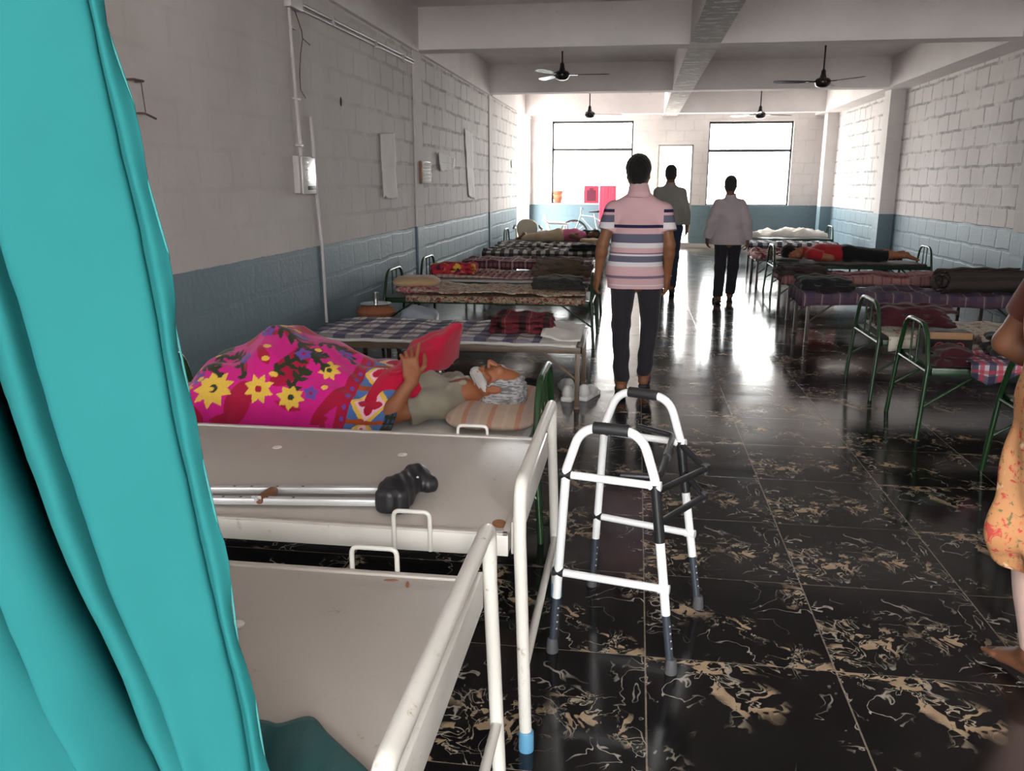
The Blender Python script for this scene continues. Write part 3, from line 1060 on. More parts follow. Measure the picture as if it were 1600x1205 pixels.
# ------------------------------------------------------------------ white steel beds, crutch, walking frame
def chipped(name, c, rust=.55, rg=.28):
    m = NT(name, .32, 0, .5)
    P = m.pos()
    n1 = m.noise(P, 5, 4, .6)
    n2 = m.noise(P, 38, 4, .65)
    col = m.mix(n1, tuple(v * .93 for v in c[:3]) + (1,), c)
    spot = m.math('MULTIPLY', m.step(n2, .655, .70), m.step(m.noise(P, 3.3, 3), .48, .62))
    halo = m.math('MULTIPLY', m.step(n2, .56, .68), m.step(m.noise(P, 3.3, 3), .46, .62))
    col = m.mix(m.math('MULTIPLY', halo, .35), col, (.42, .30, .20, 1))
    col = m.mix(m.math('MULTIPLY', spot, rust), col, (.08, .05, .035, 1))
    m.color(col)
    m.put(m.b.inputs['Roughness'], m.math('MULTIPLY_ADD', spot, .4, rg))
    return m.m


M_white = chipped('chipped_cream_enamel', (.66, .645, .60, 1))
M_plate = chipped('grey_cream_enamel_sheet', (.47, .435, .40, 1), .25, .42)
M_bluecap = plain('blue_plastic_cap', (.10, .28, .45, 1), .4)
M_blackrub = plain('black_rubber', (.012, .012, .014, 1), .55, var=.3, scale=20)
M_greyrub = plain('grey_rubber', (.06, .06, .065, 1), .7, var=.2, scale=20)
M_dimple = plain('bare_white_dimple', (.75, .73, .70, 1), .3)
M_rustspot = plain('rust', (.28, .12, .05, 1), .8, var=.3, scale=60)


def white_bed(label, x0, x1, y0, y1, z=.62, dimples=(), loops=(), stain=()):
    r = root('steel_bed', label, 'bed', ((x0 + x1) / 2, (y0 + y1) / 2, 0), 'white steel beds near the curtain')
    # tray with turned-down sides
    obj('deck', join(box(x0, x1, y0, y1, z - .004, z, .0015), box(x0, x1, y0, y0 + .018, z - .055, z + .006, .003),
                     box(x0, x1, y1 - .018, y1, z - .055, z + .006, .003), box(x0, x0 + .018, y0, y1, z - .055, z + .006, .003),
                     box(x1 - .018, x1, y0, y1, z - .055, z + .006, .003)), M_plate, r)
    obj('side_rail', box(x0, x1, y0 - .004, y0 + .001, z - .056, z + .001, .001), M_white, r)
    obj('side_rail', box(x0, x1, y1 - .001, y1 + .004, z - .056, z + .001, .001), M_white, r)
    obj('under_bar', box((x0 + x1) / 2 - .02, (x0 + x1) / 2 + .02, y0 + .03, y1 - .03, z - .11, z - .056, .003), M_white, r)
    obj('under_bar', box(x0 + .25, x0 + .29, y0 + .03, y1 - .03, z - .11, z - .056, .003), M_white, r)
    for x, s in ((x0 - .03, -1), (x1 + .03, 1)):
        P = [(x + s * .02, y0 - .015, .045), (x, y0, z), (x, y0 + .005, z + .14), (x, y1 - .005, z + .14), (x, y1, z), (x + s * .02, y1 + .015, .045)]
        h = obj('head_frame' if s > 0 else 'foot_frame', tube(P, .017, 16, .055, 8), M_white, r)
        obj('end_panel', box(x - s * .026, x - s * .012, y0 + .02, y1 - .02, z - .06, z + .03, .003), M_white, r)
        obj('stretcher', tube([(x + s * .014, y0 - .008, .24), (x + s * .014, y1 + .008, .24)], .0125, 12), M_white, r)
        for y in (y0 - .016, y1 + .016):
            obj('foot_cap', lathe([(.0205, 0), (.021, .004), (.0205, .055), (.018, .06)], (x + s * .022, y, 0), 16), M_bluecap, r)
    for (lx0, lx1, ly, lz) in loops:
        obj('side_loop', tube([(lx0, ly, z - .05), (lx0, ly, z + lz), (lx1, ly, z + lz), (lx1, ly, z - .05)], .006, 10, .018, 5), M_white, r)
    for (dx, dy) in dimples:
        obj('dimple', lathe([(.017, .001), (.015, .0035), (.008, .0022), (.0001, .001)], (dx, dy, z), 16), M_dimple, r)
    for (dx, dy, a, b, rz) in stain:
        obj('rust_stain', xf(lathe([(1, 0.0006), (.8, .0012), (.0001, .0012)], (0, 0, 0), 14), Matrix.Translation((dx, dy, z)) @ Matrix.Rotation(rz, 4, 'Z') @ Matrix.Diagonal((a, b, 1, 1))), M_rustspot, r)
    return r


white_bed('white steel bed carrying the aluminium crutch', -2.25, -.30, 1.985, 2.835, .62,
          [(-1.70, 2.62), (-1.20, 2.60), (-.75, 2.585), (-1.64, 2.25)],
          [(-.615, -.507, 2.845, .035), (-.602, -.505, 1.972, .058)], [(-.335, 2.06, .02, .03, .3), (-.33, 2.0, .02, .008, .1)])
white_bed('white steel bed nearest the teal curtain, with the teal cloth on it', -2.2, -.335, .885, 1.735, .62,
          [(-.79, 1.46), (-1.4, 1.46)], [(-.637, -.527, 1.742, .058)], [(-.53, 1.70, .018, .005, .1), (-.487, 1.685, .004, .016, .25), (-.62, 1.722, .008, .003, 0), (-.345, 1.64, .008, .02, .2)])

M_alu = plain('brushed_aluminium', (.62, .63, .64, 1), .38, .35, var=.06, scale=30)
M_wood = plain('brown_wooden_grip', (.22, .10, .045, 1), .5, var=.3, scale=25)
M_pad = plain('black_foam_pad', (.012, .012, .015, 1), .45, var=.3, scale=30, bump=.15)
zc = .628
cr_ = root('crutch', 'aluminium underarm crutch with a black padded top lying on the white bed', 'crutch', (-1.2, 2.1, zc))
for (a, b) in (((-1.90, 2.045, zc), (-.665, 2.222, zc)), ((-1.90, 1.985, zc), (-.655, 2.125, zc))):
    a, b = np.array(a), np.array(b)
    L = np.linalg.norm(b - a)
    ang = math.atan2(b[1] - a[1], b[0] - a[0])
    M = TR(tuple(a), ang)
    u = obj('upright', xf(box(0, L, -.012, .012, 0, .020, .004), M), M_alu, cr_)
    for t in (.60, .66, .70, .76, .82):
        obj('pin_hole', xf(lathe([(.0045, 0.0005), (.0001, .001)], (0, 0, 0), 10), M @ Matrix.Translation((t * L - .05, 0, .020))), M_blackrub, u)
hg = obj('hand_grip', xf(lathe([(.010, 0), (.015, .012), (.0165, .045), (.015, .075), (.010, .088)], (0, 0, 0), 16), Matrix.Translation((-1.022, 2.07, zc + .014)) @ Matrix.Rotation(-.12, 4, 'Z') @ Matrix.Rotation(-R90, 4, 'X')), M_wood, cr_)
obj('wing_nut', xf(join(lathe([(.006, 0), (.006, .012), (.0001, .013)], (0, 0, 0), 10), box(-.014, .014, -.002, .002, .004, .014, .001)), TR((-1.022, 2.058, zc + .02))), M_alu, hg)
pd = sdf([b_((-.638, 2.112, zc + .034), (.026, .036, .018), .020, .02, rotz(.05)), c_((-.640, 2.125, zc + .040), (-.607, 2.245, zc + .046), .044, .036, .02),
          c_((-.625, 2.25, zc + .046), (-.565, 2.215, zc + .036), .030, .026, .02)], .004,
         lambda X, Y, Z: .0012 * np.sin(X * 190 + Y * 120) + 0 * Z, cuts=[((0, 0, zc), (0, 0, -1))])
obj('armpit_pad', pd, M_pad, cr_, auto=4)
obj('pad_tear', xf(lathe([(1, 0), (.7, .15), (.0001, .2)], (0, 0, 0), 14), Matrix.Translation((-.596, 2.185, zc + .068)) @ Matrix.Rotation(-.9, 4, 'Z') @ Matrix.Diagonal((.016, .006, .008, 1))), C_white, cr_)

# walking frame
M_wwhite = plain('white_powder_coat', (.72, .74, .75, 1), .3, var=.04, scale=5)
M_wblack = plain('black_plastic_sleeve', (.012, .012, .014, 1), .35, var=.3, scale=16)
M_wdark = plain('dark_blue_grey_leg_tube', (.035, .042, .055, 1), .35, var=.25, scale=30)
wk = root('walking_frame', 'white and black folding walking frame standing on the marble floor', 'walking frame', (.02, 2.66, 0))


def side_frame(pl, pr, zt, n):
    """pl, pr: (foot, z=.64 point, z=.30 point) on the back and front legs"""
    (fl, ul), (fr, ur) = pl, pr
    lerp = lambda A, B, t: tuple(A[i] + (B[i] - A[i]) * t for i in range(3))
    low_l, low_r = lerp(fl, ul, .2 / ul[2]), lerp(fr, ur, .2 / ur[2])
    tl, trr = (ul[0] + .045, ul[1] - .004, zt), (ur[0] - .045, ur[1] + .004, zt)
    top = fillet([low_l, ul, tl, trr, ur, low_r], .085, 8)
    fr_o = obj('side_frame', tube(top, .0145, 14), M_wwhite, wk)
    ml = ((tl[0] + trr[0]) / 2, (tl[1] + trr[1]) / 2, zt)
    ux, uy = trr[0] - tl[0], trr[1] - tl[1]
    L = math.hypot(ux, uy)
    ux, uy = ux / L, uy / L
    q = [(ml[0] + ux * t, ml[1] + uy * t, zt + .001) for t in np.linspace(-.055, .055, 23)]
    obj('hand_grip', tube(q, [.0182 + .0012 * (i % 2) for i in range(23)], 14), M_blackrub, wk)
    for zz in (.625, .29):
        a, b = lerp(fl, ul, zz / ul[2]), lerp(fr, ur, (zz - .005) / ur[2])
        obj('cross_bar', tube([a, b], .0125, 12), M_wwhite, wk)
        for p in (a, b):
            obj('joint_cap', tube([(p[0] - ux * .018, p[1] - uy * .018, p[2]), (p[0] + ux * .018, p[1] + uy * .018, p[2])], .0155, 12), M_wblack if p is a else M_wwhite, wk)
    for f_, u_ in ((fl, ul), (fr, ur)):
        lg = obj('leg', tube([lerp(f_, u_, .02 / u_[2]), lerp(f_, u_, .215 / u_[2])], .0125, 12), M_wdark, wk)
        g = lathe([(.0195, 0), (.0205, .004), (.0185, .03), (.0165, .046), (.0135, .05)], (f_[0], f_[1], 0), 16)
        obj('rubber_foot', g, M_greyrub, lg)
        for zz in (.09, .115, .14, .165):
            p = lerp(f_, u_, zz / u_[2])
            obj('button_hole', tube([(p[0] + .008, p[1] - .0085, p[2]), (p[0] + .0098, p[1] - .0103, p[2])], .0028, 8), M_alu, lg)
    a, b = lerp(fr, ur, .44 / ur[2]), lerp(fr, ur, .625 / ur[2])
    obj('hinge_sleeve', tube([a, b], .0165, 14), M_wblack, wk)
    return a, b


def pt(a, b, z):
    t = (z - a[2]) / (b[2] - a[2])
    return (a[0] + (b[0] - a[0]) * t, a[1] + (b[1] - a[1]) * t, z)


na, nb = side_frame(((-.226, 2.47, 0), (-.189, 2.463, .64)), ((.158, 2.40, 0), (.083, 2.414, .64)), .784, 1)
fa, fb = side_frame(((-.120, 2.956, 0), (-.088, 2.946, .65)), ((.272, 2.837, 0), (.181, 2.865, .63)), .782, 2)
for zz in (.600, .500):
    A, B = pt(na, nb, zz), pt(fa, fb, zz + .015)
    E_ = (.262, 2.745, zz - .032)
    obj('folding_bar', tube([A, E_], .0115, 10), M_wblack, wk)
    obj('folding_bar', tube([E_, B], .0115, 10), M_wblack, wk)
    obj('folding_hinge', tube([(E_[0], E_[1], E_[2] - .016), (E_[0], E_[1], E_[2] + .016)], .015, 12), M_wblack, wk)
lat = obj('latch_bar', tube([(.03, 2.91, .66), (.155, 2.865, .645), (.098, 2.43, .642), (-.02, 2.45, .636)], .0105, 10, .035, 6), M_wblack, wk)
obj('latch_clip', tube([(.125, 2.62, .6435), (.135, 2.69, .644)], .0155, 10), M_wblack, lat)

# ------------------------------------------------------------------ teal curtain and the cloth on the bed
M_teal = NT('teal_cotton', .8, 0, .2)
_p = M_teal.tc('Object')
M_teal.color(M_teal.mix(M_teal.noise(_p, 5, 4), (.012, .113, .118, 1), (.017, .136, .141, 1)))
M_teal.bump(M_teal.noise(_p, 38, 4, .6), .12, .003)
M_teal.b.inputs['Specular IOR Level'].default_value = .08
tsl = M_teal.n('ShaderNodeBsdfTranslucent')
tsl.inputs['Color'].default_value = (.012, .17, .18, 1)
tmx = M_teal.n('ShaderNodeMixShader')
tmx.inputs[0].default_value = .12
tout = M_teal.t.nodes['Material Output']
M_teal.t.links.new(M_teal.b.outputs[0], tmx.inputs[1])
M_teal.t.links.new(tsl.outputs[0], tmx.inputs[2])
M_teal.t.links.new(tmx.outputs[0], tout.inputs[0])
M_teal = M_teal.m
# fold lines of the hanging cloth, from the free edge inward: (x at z 2.6, 1.68, 1.44, 1.18, 1.0, .83, .45), depth y
ZL = [2.60, 1.68, 1.44, 1.18, 1.00, .83, .45]
FOLD = [
    ([-.60, -.509, -.471, -.448, -.422, -.400, -.365], .800, .79),      # free edge
    ([-.607, -.516, -.479, -.457, -.430, -.408, -.372], .788, .78),
    ([-.622, -.531, -.500, -.475, -.448, -.426, -.390], .806, .80),     # hem seam
    ([-.630, -.537, -.507, -.481, -.454, -.432, -.396], .796, .79),
    ([-.70, -.600, -.570, -.535, -.500, -.465, -.420], .790, .78),      # flat panel
    ([-.76, -.659, -.634, -.585, -.540, -.484, -.430], .786, .77),      # crease
    ([-.78, -.680, -.655, -.610, -.558, -.500, -.435], .800, .80),
    ([-.80, -.695, -.672, -.622, -.570, -.512, -.440], .812, .82),
    ([-.83, -.720, -.700, -.660, -.605, -.545, -.445], .800, .80),
    ([-.84, -.735, -.712, -.690, -.640, -.575, -.450], 1.00, 1.06),      # dark valley
    ([-.836, -.725, -.705, -.668, -.614, -.553, -.447], .832, .83),
    ([-.93, -.800, -.770, -.738, -.700, -.640, -.480], .790, .775),     # round ridge
    ([-.97, -.830, -.800, -.770, -.735, -.670, -.520], .830, .84),
    ([-1.00, -.86, -.83, -.795, -.755, -.690, -.540], 1.00, 1.06),       # valley
    ([-.985, -.842, -.810, -.778, -.742, -.678, -.525], .835, .83),
    ([-1.11, -.97, -.93, -.885, -.830, -.775, -.620], .800, .78),
    ([-1.16, -1.02, -.98, -.93, -.875, -.815, -.660], .960, 1.0),
    ([-1.25, -1.12, -1.07, -1.01, -.950, -.880, -.720], .810, .80),
    ([-1.36, -1.24, -1.19, -1.12, -1.05, -.97, -.80], .880, .89),
    ([-1.50, -1.38, -1.32, -1.25, -1.17, -1.08, -.90], .810, .80),
]


def catmull(P, n):
    P = np.array(P, float)
    m = len(P)
    t = np.linspace(0, m - 1, n)
    i = np.clip(t.astype(int), 0, m - 2)
    f = (t - i)[:, None] if P.ndim > 1 else (t - i)
    g = lambda k: P[np.clip(k, 0, m - 1)]
    a, b, c, d = g(i - 1), g(i), g(i + 1), g(i + 2)
    return .5 * (2 * b + (c - a) * f + (2 * a - 5 * b + 4 * c - d) * f ** 2 + (3 * b - a - 3 * c + d) * f ** 3)


zz_ = np.linspace(2.6, .45, 90)
cols_ = []
for xs, ya, yb in FOLD:
    x = np.interp(zz_, ZL[::-1], xs[::-1])
    k = np.ones(9) / 9
    xp = np.pad(x, 4, mode='edge')
    xp[:4] = 2 * x[0] - x[4:0:-1]
    xp[-4:] = 2 * x[-1] - x[-2:-6:-1]
    x = np.convolve(xp, k, 'valid')
    y = np.interp(zz_, [.45, .80, 1.02, 2.6], [min(yb, .85), min(yb, .855), yb, ya])
    cols_.append(np.stack([x, y, zz_], 1))
for f0_, f1_, f2_ in ((8, 9, 10), (12, 13, 14)):      # deep pleats: the cloth doubles back behind its neighbour
    for k_, dx in ((f1_, -.012), (f2_, -.024)):
        cols_[k_][:, 0] = (cols_[f0_][:, 0] + dx) * cols_[k_][:, 1] / cols_[f0_][:, 1]
cols_ = np.stack(cols_)                       # fold lines x heights x 3
nC = 220
sheet = np.stack([catmull(cols_[:, j], nC) for j in range(len(zz_))], 1)
uu, vv = np.meshgrid(np.linspace(0, 1, nC), np.linspace(0, 1, len(zz_)), indexing='ij')
sheet[..., 1] += .0025 * wob(sheet[..., 0] * 1.0, sheet[..., 2], 41, .22) + .0012 * wob(sheet[..., 0], sheet[..., 2], 42, .07)
edge_w = np.exp(-uu / .03)
sheet[..., 0] += edge_w * (.0035 * np.sin(sheet[..., 2] * 41) + .003 * np.sin(sheet[..., 2] * 17 + 1))
nz_ = len(zz_)
F_ = [(i * nz_ + j, i * nz_ + j + 1, (i + 1) * nz_ + j + 1, (i + 1) * nz_ + j) for i in range(nC - 1) for j in range(nz_ - 1)]
cur = solidify(obj('curtain', geo(sheet.reshape(-1, 3), F_), M_teal, None, 'teal cotton curtain pulled aside in deep folds before the white beds', 'curtain', auto=4), .0022, 0)
M_selv = fabric('pale_selvedge', (.03, .17, .17, 1))
obj('selvedge', tube([tuple(p) for p in sheet[0][::3]], .0012, 6), M_selv, cur)
rod = tube([(-1.7, .82, 2.66), (-.45, .82, 2.66)], .012, 12)
rd = obj('curtain_rod', rod, M_alu, None, 'metal curtain rod above the teal curtain', 'curtain rod')
for k in range(9):
    x = -1.45 + k * .105
    obj('curtain_ring', tube([(x, .82 + .03 * math.cos(a), 2.645 + .03 * math.sin(a)) for a in np.linspace(0, 6.283, 18)[:-1]], .003, 6, closed=True), M_alu, cur)
obj('rod_hanger', tube([(-1.6, .82, 2.66), (-1.6, .82, ZC)], .006, 8), M_alu, rd)
obj('rod_hanger', tube([(-.5, .82, 2.66), (-.5, .82, ZC)], .006, 8), M_alu, rd)

M_tealdk = fabric('teal_cotton_cloth', (.006, .085, .09, 1), .15)
# cloth lying folded on the near white bed and over its head rail
rows = [
    [(-.66, 1.16, .632), (-.62, 1.02, .640), (-.60, .93, .642), (-.60, .89, .634)],
    [(-.588, 1.155, .632), (-.565, 1.06, .650), (-.55, .95, .650), (-.55, .89, .636)],
    [(-.560, 1.150, .633), (-.54, 1.05, .634), (-.52, .95, .634), (-.52, .89, .634)],
    [(-.516, 1.175, .633), (-.49, 1.06, .655), (-.475, .96, .655), (-.47, .89, .640)],
    [(-.470, 1.135, .634), (-.445, 1.04, .640), (-.43, .96, .640), (-.43, .89, .640)],
    [(-.425, 1.098, .634), (-.41, 1.02, .648), (-.40, .95, .648), (-.40, .89, .645)],
    [(-.390, 1.070, .634), (-.38, 1.00, .638), (-.375, .95, .638), (-.375, .89, .638)],
    [(-.362, 1.045, .634), (-.355, .99, .636), (-.352, .94, .636), (-.352, .89, .636)],
]
sh = np.array([catmull(np.array(r), 16) for r in rows])
sh = np.stack([catmull(sh[:, j], 60) for j in range(16)], 1)
F_ = [(i * 16 + j, (i + 1) * 16 + j, (i + 1) * 16 + j + 1, i * 16 + j + 1) for i in range(59) for j in range(15)]
solidify(obj('teal_cloth', geo(sh.reshape(-1, 3), F_), M_tealdk, None, 'dark teal cloth lying folded on the near white bed and over its rail', 'cloth', auto=4), .003, 1)

# ------------------------------------------------------------------ ceiling fans
M_fan = plain('dark_brown_fan_enamel', (.018, .014, .013, 1), .22, var=.3, scale=10)


def fan(label, x, y, zr, angs, r=.66):
    t = root('ceiling_fan', label, 'ceiling fan', (x, y, zr), 'ceiling fans')
    obj('down_rod', tube([(x, y, zr + .05), (x, y, ZC - .02)], .011, 10), M_fan, t)
    obj('canopy', lathe([(.012, -.10), (.035, -.085), (.055, -.02), (.058, 0)], (x, y, ZC), 20), M_fan, t)
    obj('motor', lathe([(.0001, -.075), (.05, -.072), (.085, -.055), (.105, -.02), (.105, .015), (.085, .04), (.045, .055), (.032, .10), (.03, .14), (.014, .16), (.011, .17)], (x, y, zr), 28), M_fan, t)
    for a in angs:
        M = TR((x, y, zr), math.radians(a))
        ol = [(.0, -.028), (.06, -.034), (.2, -.055), (.45, -.062), (r - .15, -.058), (r - .105, -.03), (r - .10, 0), (r - .105, .03), (r - .15, .055), (.45, .055), (.2, .045), (.06, .03), (0, .028)]
        g = prism([(p + .10, q) for p, q in ol], 'z', -.002, .002)
        bl = obj('blade', xf(g, M @ Matrix.Rotation(.21, 4, 'X')), M_fan, t)
        obj('blade_bracket', xf(box(.07, .22, -.02, .02, -.008, .002, .003), M), M_fan, bl)
    return t


fan('dark ceiling fan over the aisle side of the red striped bed', -1.105, 12.4, 2.99, (2, 124, 244))
fan('dark ceiling fan over the bed of the sleeper in red', 2.43, 12.4, 2.84, (186, 66, 308))
fan('ceiling fan in front of the far window with the red poster', -.98, 17.2, 2.82, (10, 130, 250))
fan('ceiling fan in front of the far window behind the white-shirted man', 2.27, 17.2, 2.78, (20, 140, 260))

# ------------------------------------------------------------------ things on the papered wall
XW = -2.598
M_paper = plain('yellowed_paper', (.78, .76, .72, 1), .85, var=.10, scale=5, bump=.2)
M_paper2 = plain('white_paper', (.84, .82, .79, 1), .85, var=.06, scale=5, bump=.2)
M_pvc = plain('white_pvc_conduit', (.52, .49, .49, 1), .45, var=.12, scale=6)
M_switch = plain('white_switch_plastic', (.70, .69, .66, 1), .3, var=.05)
M_dkhole = plain('dark_hole', (.05, .05, .045, 1), .9)
M_cable = plain('brown_cable', (.10, .06, .055, 1), .6)


def sheet_on_wall(name, label, pts, m, seed=1, bulge=.012, cat='paper', group=None):
    """pts: four corners (y, z) lower near, lower far, upper far, upper near"""
    (ya, za), (yb, zb), (yc, zc_), (yd, zd) = pts

    def fn(U, V):
        Y = (1 - V) * ((1 - U) * ya + U * yb) + V * ((1 - U) * yd + U * yc)
        Z = (1 - V) * ((1 - U) * za + U * zb) + V * ((1 - U) * zd + U * zc_)
        b = (np.abs(U - .5) * 2) ** 3 * .5 + .5 * (1 - np.minimum(V, 1 - V) * 2) ** 2
        X = XW + .006 + bulge * (.4 + .5 * b + .35 * wob(Y, Z, seed, .4)) - .006 * np.exp(-((V - .46) / .03) ** 2)
        Z = Z + .012 * wob(Y * 2, Z, seed + 3, .5) * (V < .04)
        return np.maximum(X, XW + .003), Y, Z
    return solidify(obj(name, grid(14, 34, fn), m, None, label, cat, group, auto=4), .0015, 0)


sheet_on_wall('paper_notice', 'long creased paper sheet hanging between conduit and calendar board', [(8.50, 1.36), (9.03, 1.34), (8.98, 2.03), (8.46, 1.99)], M_paper, 1)
sheet_on_wall('paper_notice', 'tall narrow paper strip past the small crumpled paper', [(13.0, 1.30), (13.5, 1.26), (13.33, 2.27), (12.75, 2.30)], M_paper2, 2)
sheet_on_wall('paper_notice', 'small crumpled paper beside the calendar board', [(11.05, 1.66), (11.85, 1.69), (11.95, 1.84), (10.92, 1.90)], M_paper2, 3, .03)
sheet_on_wall('paper_notice', 'small torn paper near the bright side opening', [(17.6, 1.80), (18.3, 1.84), (18.3, 2.02), (17.55, 1.95)], M_paper, 4)
nb_ = root('notice_board', 'small brown-edged board with stacked white slips on the wall', 'notice board', (XW + .03, 10.2, 1.5))
obj('board', box(XW, XW + .045, 9.99, 10.43, 1.50, 1.765, .004), M_wood, nb_)
for i in range(6):
    obj('slip', box(XW + .045, XW + .052 + .008 * ((i * 7) % 3), 10.02, 10.42, 1.505 + i * .042, 1.540 + i * .042, .002), M_paper2, nb_)
# conduit from the junction box down to the switch board
cd = root('conduit', 'white plastic conduit running down the wall to the switch board', 'conduit', (XW + .015, 6.33, 2.4))
obj('pipe', tube([(XW + .016, 6.30, 2.76), (XW + .016, 6.33, 2.2), (XW + .016, 6.36, 1.71)], .014, 10), M_pvc, cd)
obj('pipe', tube([(XW + .012, 6.62, 2.02), (XW + .012, 6.66, 1.40), (XW + .012, 6.72, 1.0), (XW + .012, 6.74, .35)], .012, 10), M_pvc, cd)
obj('junction_box', box(XW, XW + .06, 6.24, 6.47, 2.76, 2.92, .006), M_pvc, cd)
for z in (2.62, 2.12, 1.78):
    obj('clip', box(XW, XW + .034, 6.30, 6.39, z, z + .018, .003), M_pvc, cd)
pp = root('ceiling_conduit', 'twin white conduit pipes running along the wall below the beam', 'conduit', (XW + .015, 8.2, 2.85))
obj('pipe', tube([(XW + .016, 6.47, 2.83), (XW + .016, 9.86, 2.87)], .013, 10), M_pvc, pp)
obj('pipe', tube([(XW + .016, 6.47, 2.79), (XW + .016, 9.86, 2.835)], .011, 10), M_pvc, pp)
for y in (7.2, 8.4, 9.4):
    obj('clip', box(XW, XW + .036, y, y + .03, 2.79, 2.87, .003), M_pvc, pp)
sw = root('switch_board', 'white electrical switch board on the wall with a dark socket', 'switch board', (XW + .03, 6.4, 1.42))
obj('back_box', box(XW, XW + .05, 6.235, 6.50, 1.43, 1.71, .006), M_pvc, sw)
obj('face_plate', box(XW + .05, XW + .062, 6.27, 6.54, 1.425, 1.70, .004), M_switch, sw)
for i in range(4):
    obj('switch', box(XW + .062, XW + .072, 6.33, 6.37, 1.65 - i * .045, 1.675 - i * .045, .003), M_switch, sw)
obj('socket', box(XW + .062, XW + .066, 6.36, 6.52, 1.455, 1.485, .002), M_blackrub, sw)
wires = [tube([(XW + .02, 6.40, 2.76), (XW + .05, 6.44, 2.62), (XW + .03, 6.50, 2.58), (XW + .04, 6.62, 2.55)], .004, 6, .03),
         tube([(XW + .03, 6.50, 2.58), (XW + .02, 6.46, 2.45), (XW + .04, 6.38, 2.31), (XW + .03, 6.40, 2.20), (XW + .02, 6.52, 2.15)], .0035, 6, .03)]
obj('loose_wire', join(*wires), M_cable, None, 'thin brown loose wires dangling beside the conduit', 'wire')
obj('wall_hook', join(tube([(XW, 4.15, 2.02), (XW + .05, 4.15, 2.02), (XW + .05, 4.24, 2.02), (XW, 4.24, 2.02)], .006, 8, .01),
                      tube([(XW + .045, 4.22, 2.02), (XW + .03, 4.26, 1.87)], .003, 6), tube([(XW, 4.20, 1.86), (XW + .05, 4.22, 1.86), (XW + .05, 4.32, 1.84)], .006, 8, .01)),
    M_cable, None, 'rusty wire hook on the wall just past the curtain edge', 'hook')
obj('wall_hole', xf(lathe([(.035, .002), (.02, .006), (.0001, .008)], (0, 0, 0), 12), Matrix.Translation((XW, 7.38, 2.20)) @ Matrix.Rotation(R90, 4, 'Y') @ Matrix.Diagonal((1.2, .7, 1, 1))), M_dkhole, None, 'dark knocked-out plug spot on the wall above the long paper', 'wall plug')

# ------------------------------------------------------------------ people
def skin_mat(name, c):
    m = NT(name, .55, 0, .35)
    p = m.tc('Object')
    n = m.noise(p, 22, 4, .6)
    m.color(m.mix(n, tuple(v * .8 for v in c[:3]) + (1,), tuple(v * 1.15 for v in c[:3]) + (1,)))
    m.b.inputs['Subsurface Weight'].default_value = .05
    m.b.inputs['Subsurface Radius'].default_value = (.01, .004, .002)
    m.bump(m.noise(p, 160, 3), .12, .002)
    return m.m


M_skin = skin_mat('brown_skin', (.20, .085, .042, 1))
M_skin2 = skin_mat('dark_brown_skin', (.15, .062, .032, 1))
M_skin3 = skin_mat('warm_brown_skin', (.30, .115, .055, 1))
M_hair = fabric('black_hair', (.008, .007, .007, 1), .4)
M_hairg = fabric('grey_black_hair', (.035, .034, .034, 1), .4)
M_eye = plain('eye', (.30, .27, .24, 1), .2)

V3 = lambda *a: np.array(a, float)


def unit(v):
    v = np.array(v, float)
    return v / np.linalg.norm(v)


def head_prims(c, R, s=1.0):
    """head in its own frame: x = person's right, y = forward, z = up; c = centre, R columns = those axes"""
    L = lambda x, y, z: c + R @ (np.array([x, y, z]) * s)
    E = lambda x, y, z, a, b, d, k=.02, op='+': e_(L(x, y, z), np.array([a, b, d]) * s, k * s, R, op=op)
    P = [E(0, -.014, .032, .074, .094, .084), E(0, .022, -.032, .058, .066, .078, .03), E(0, .068, -.094, .024, .020, .018, .03)]
    for q in (-1, 1):
        P += [c_(L(q * .052, -.005, -.05), L(q * .018, .068, -.092), .020 * s, .016 * s, .03 * s), E(q * .040, .064, -.026, .022, .020, .020, .025)]
    P += [c_(L(-.034, .083, .014), L(.034, .083, .014), .013 * s, .013 * s, .02 * s)]
    for q in (-1, 1):
        P += [E(q * .030, .101, -.006, .018, .016, .012, .012, '-'), E(q * .030, .080, -.006, .014, .0125, .012, .004)]
    P += [c_(L(0, .090, .004), L(0, .113, -.032), .0085 * s, .012 * s, .012 * s), E(-.011, .099, -.037, .009, .011, .008, .008), E(.011, .099, -.037, .009, .011, .008, .008)]
    P += [E(0, .088, -.060, .023, .013, .006, .008), E(0, .086, -.070, .020, .013, .007, .006)]
    P += [c_(L(-.019, .1005, -.0652), L(.019, .1005, -.0652), .0022 * s, .0022 * s, .003 * s, op='-')]
    for q in (-1, 1):
        Re = R @ rotz(q * -.35)
        P += [e_(L(q * .077, -.004, -.012), np.array([.008, .019, .031]) * s, .008 * s, Re), e_(L(q * .083, .002, -.008), np.array([.005, .010, .017]) * s, .005 * s, Re, op='-'),
              E(q * .074, .004, -.032, .006, .008, .009, .006)]
    return P


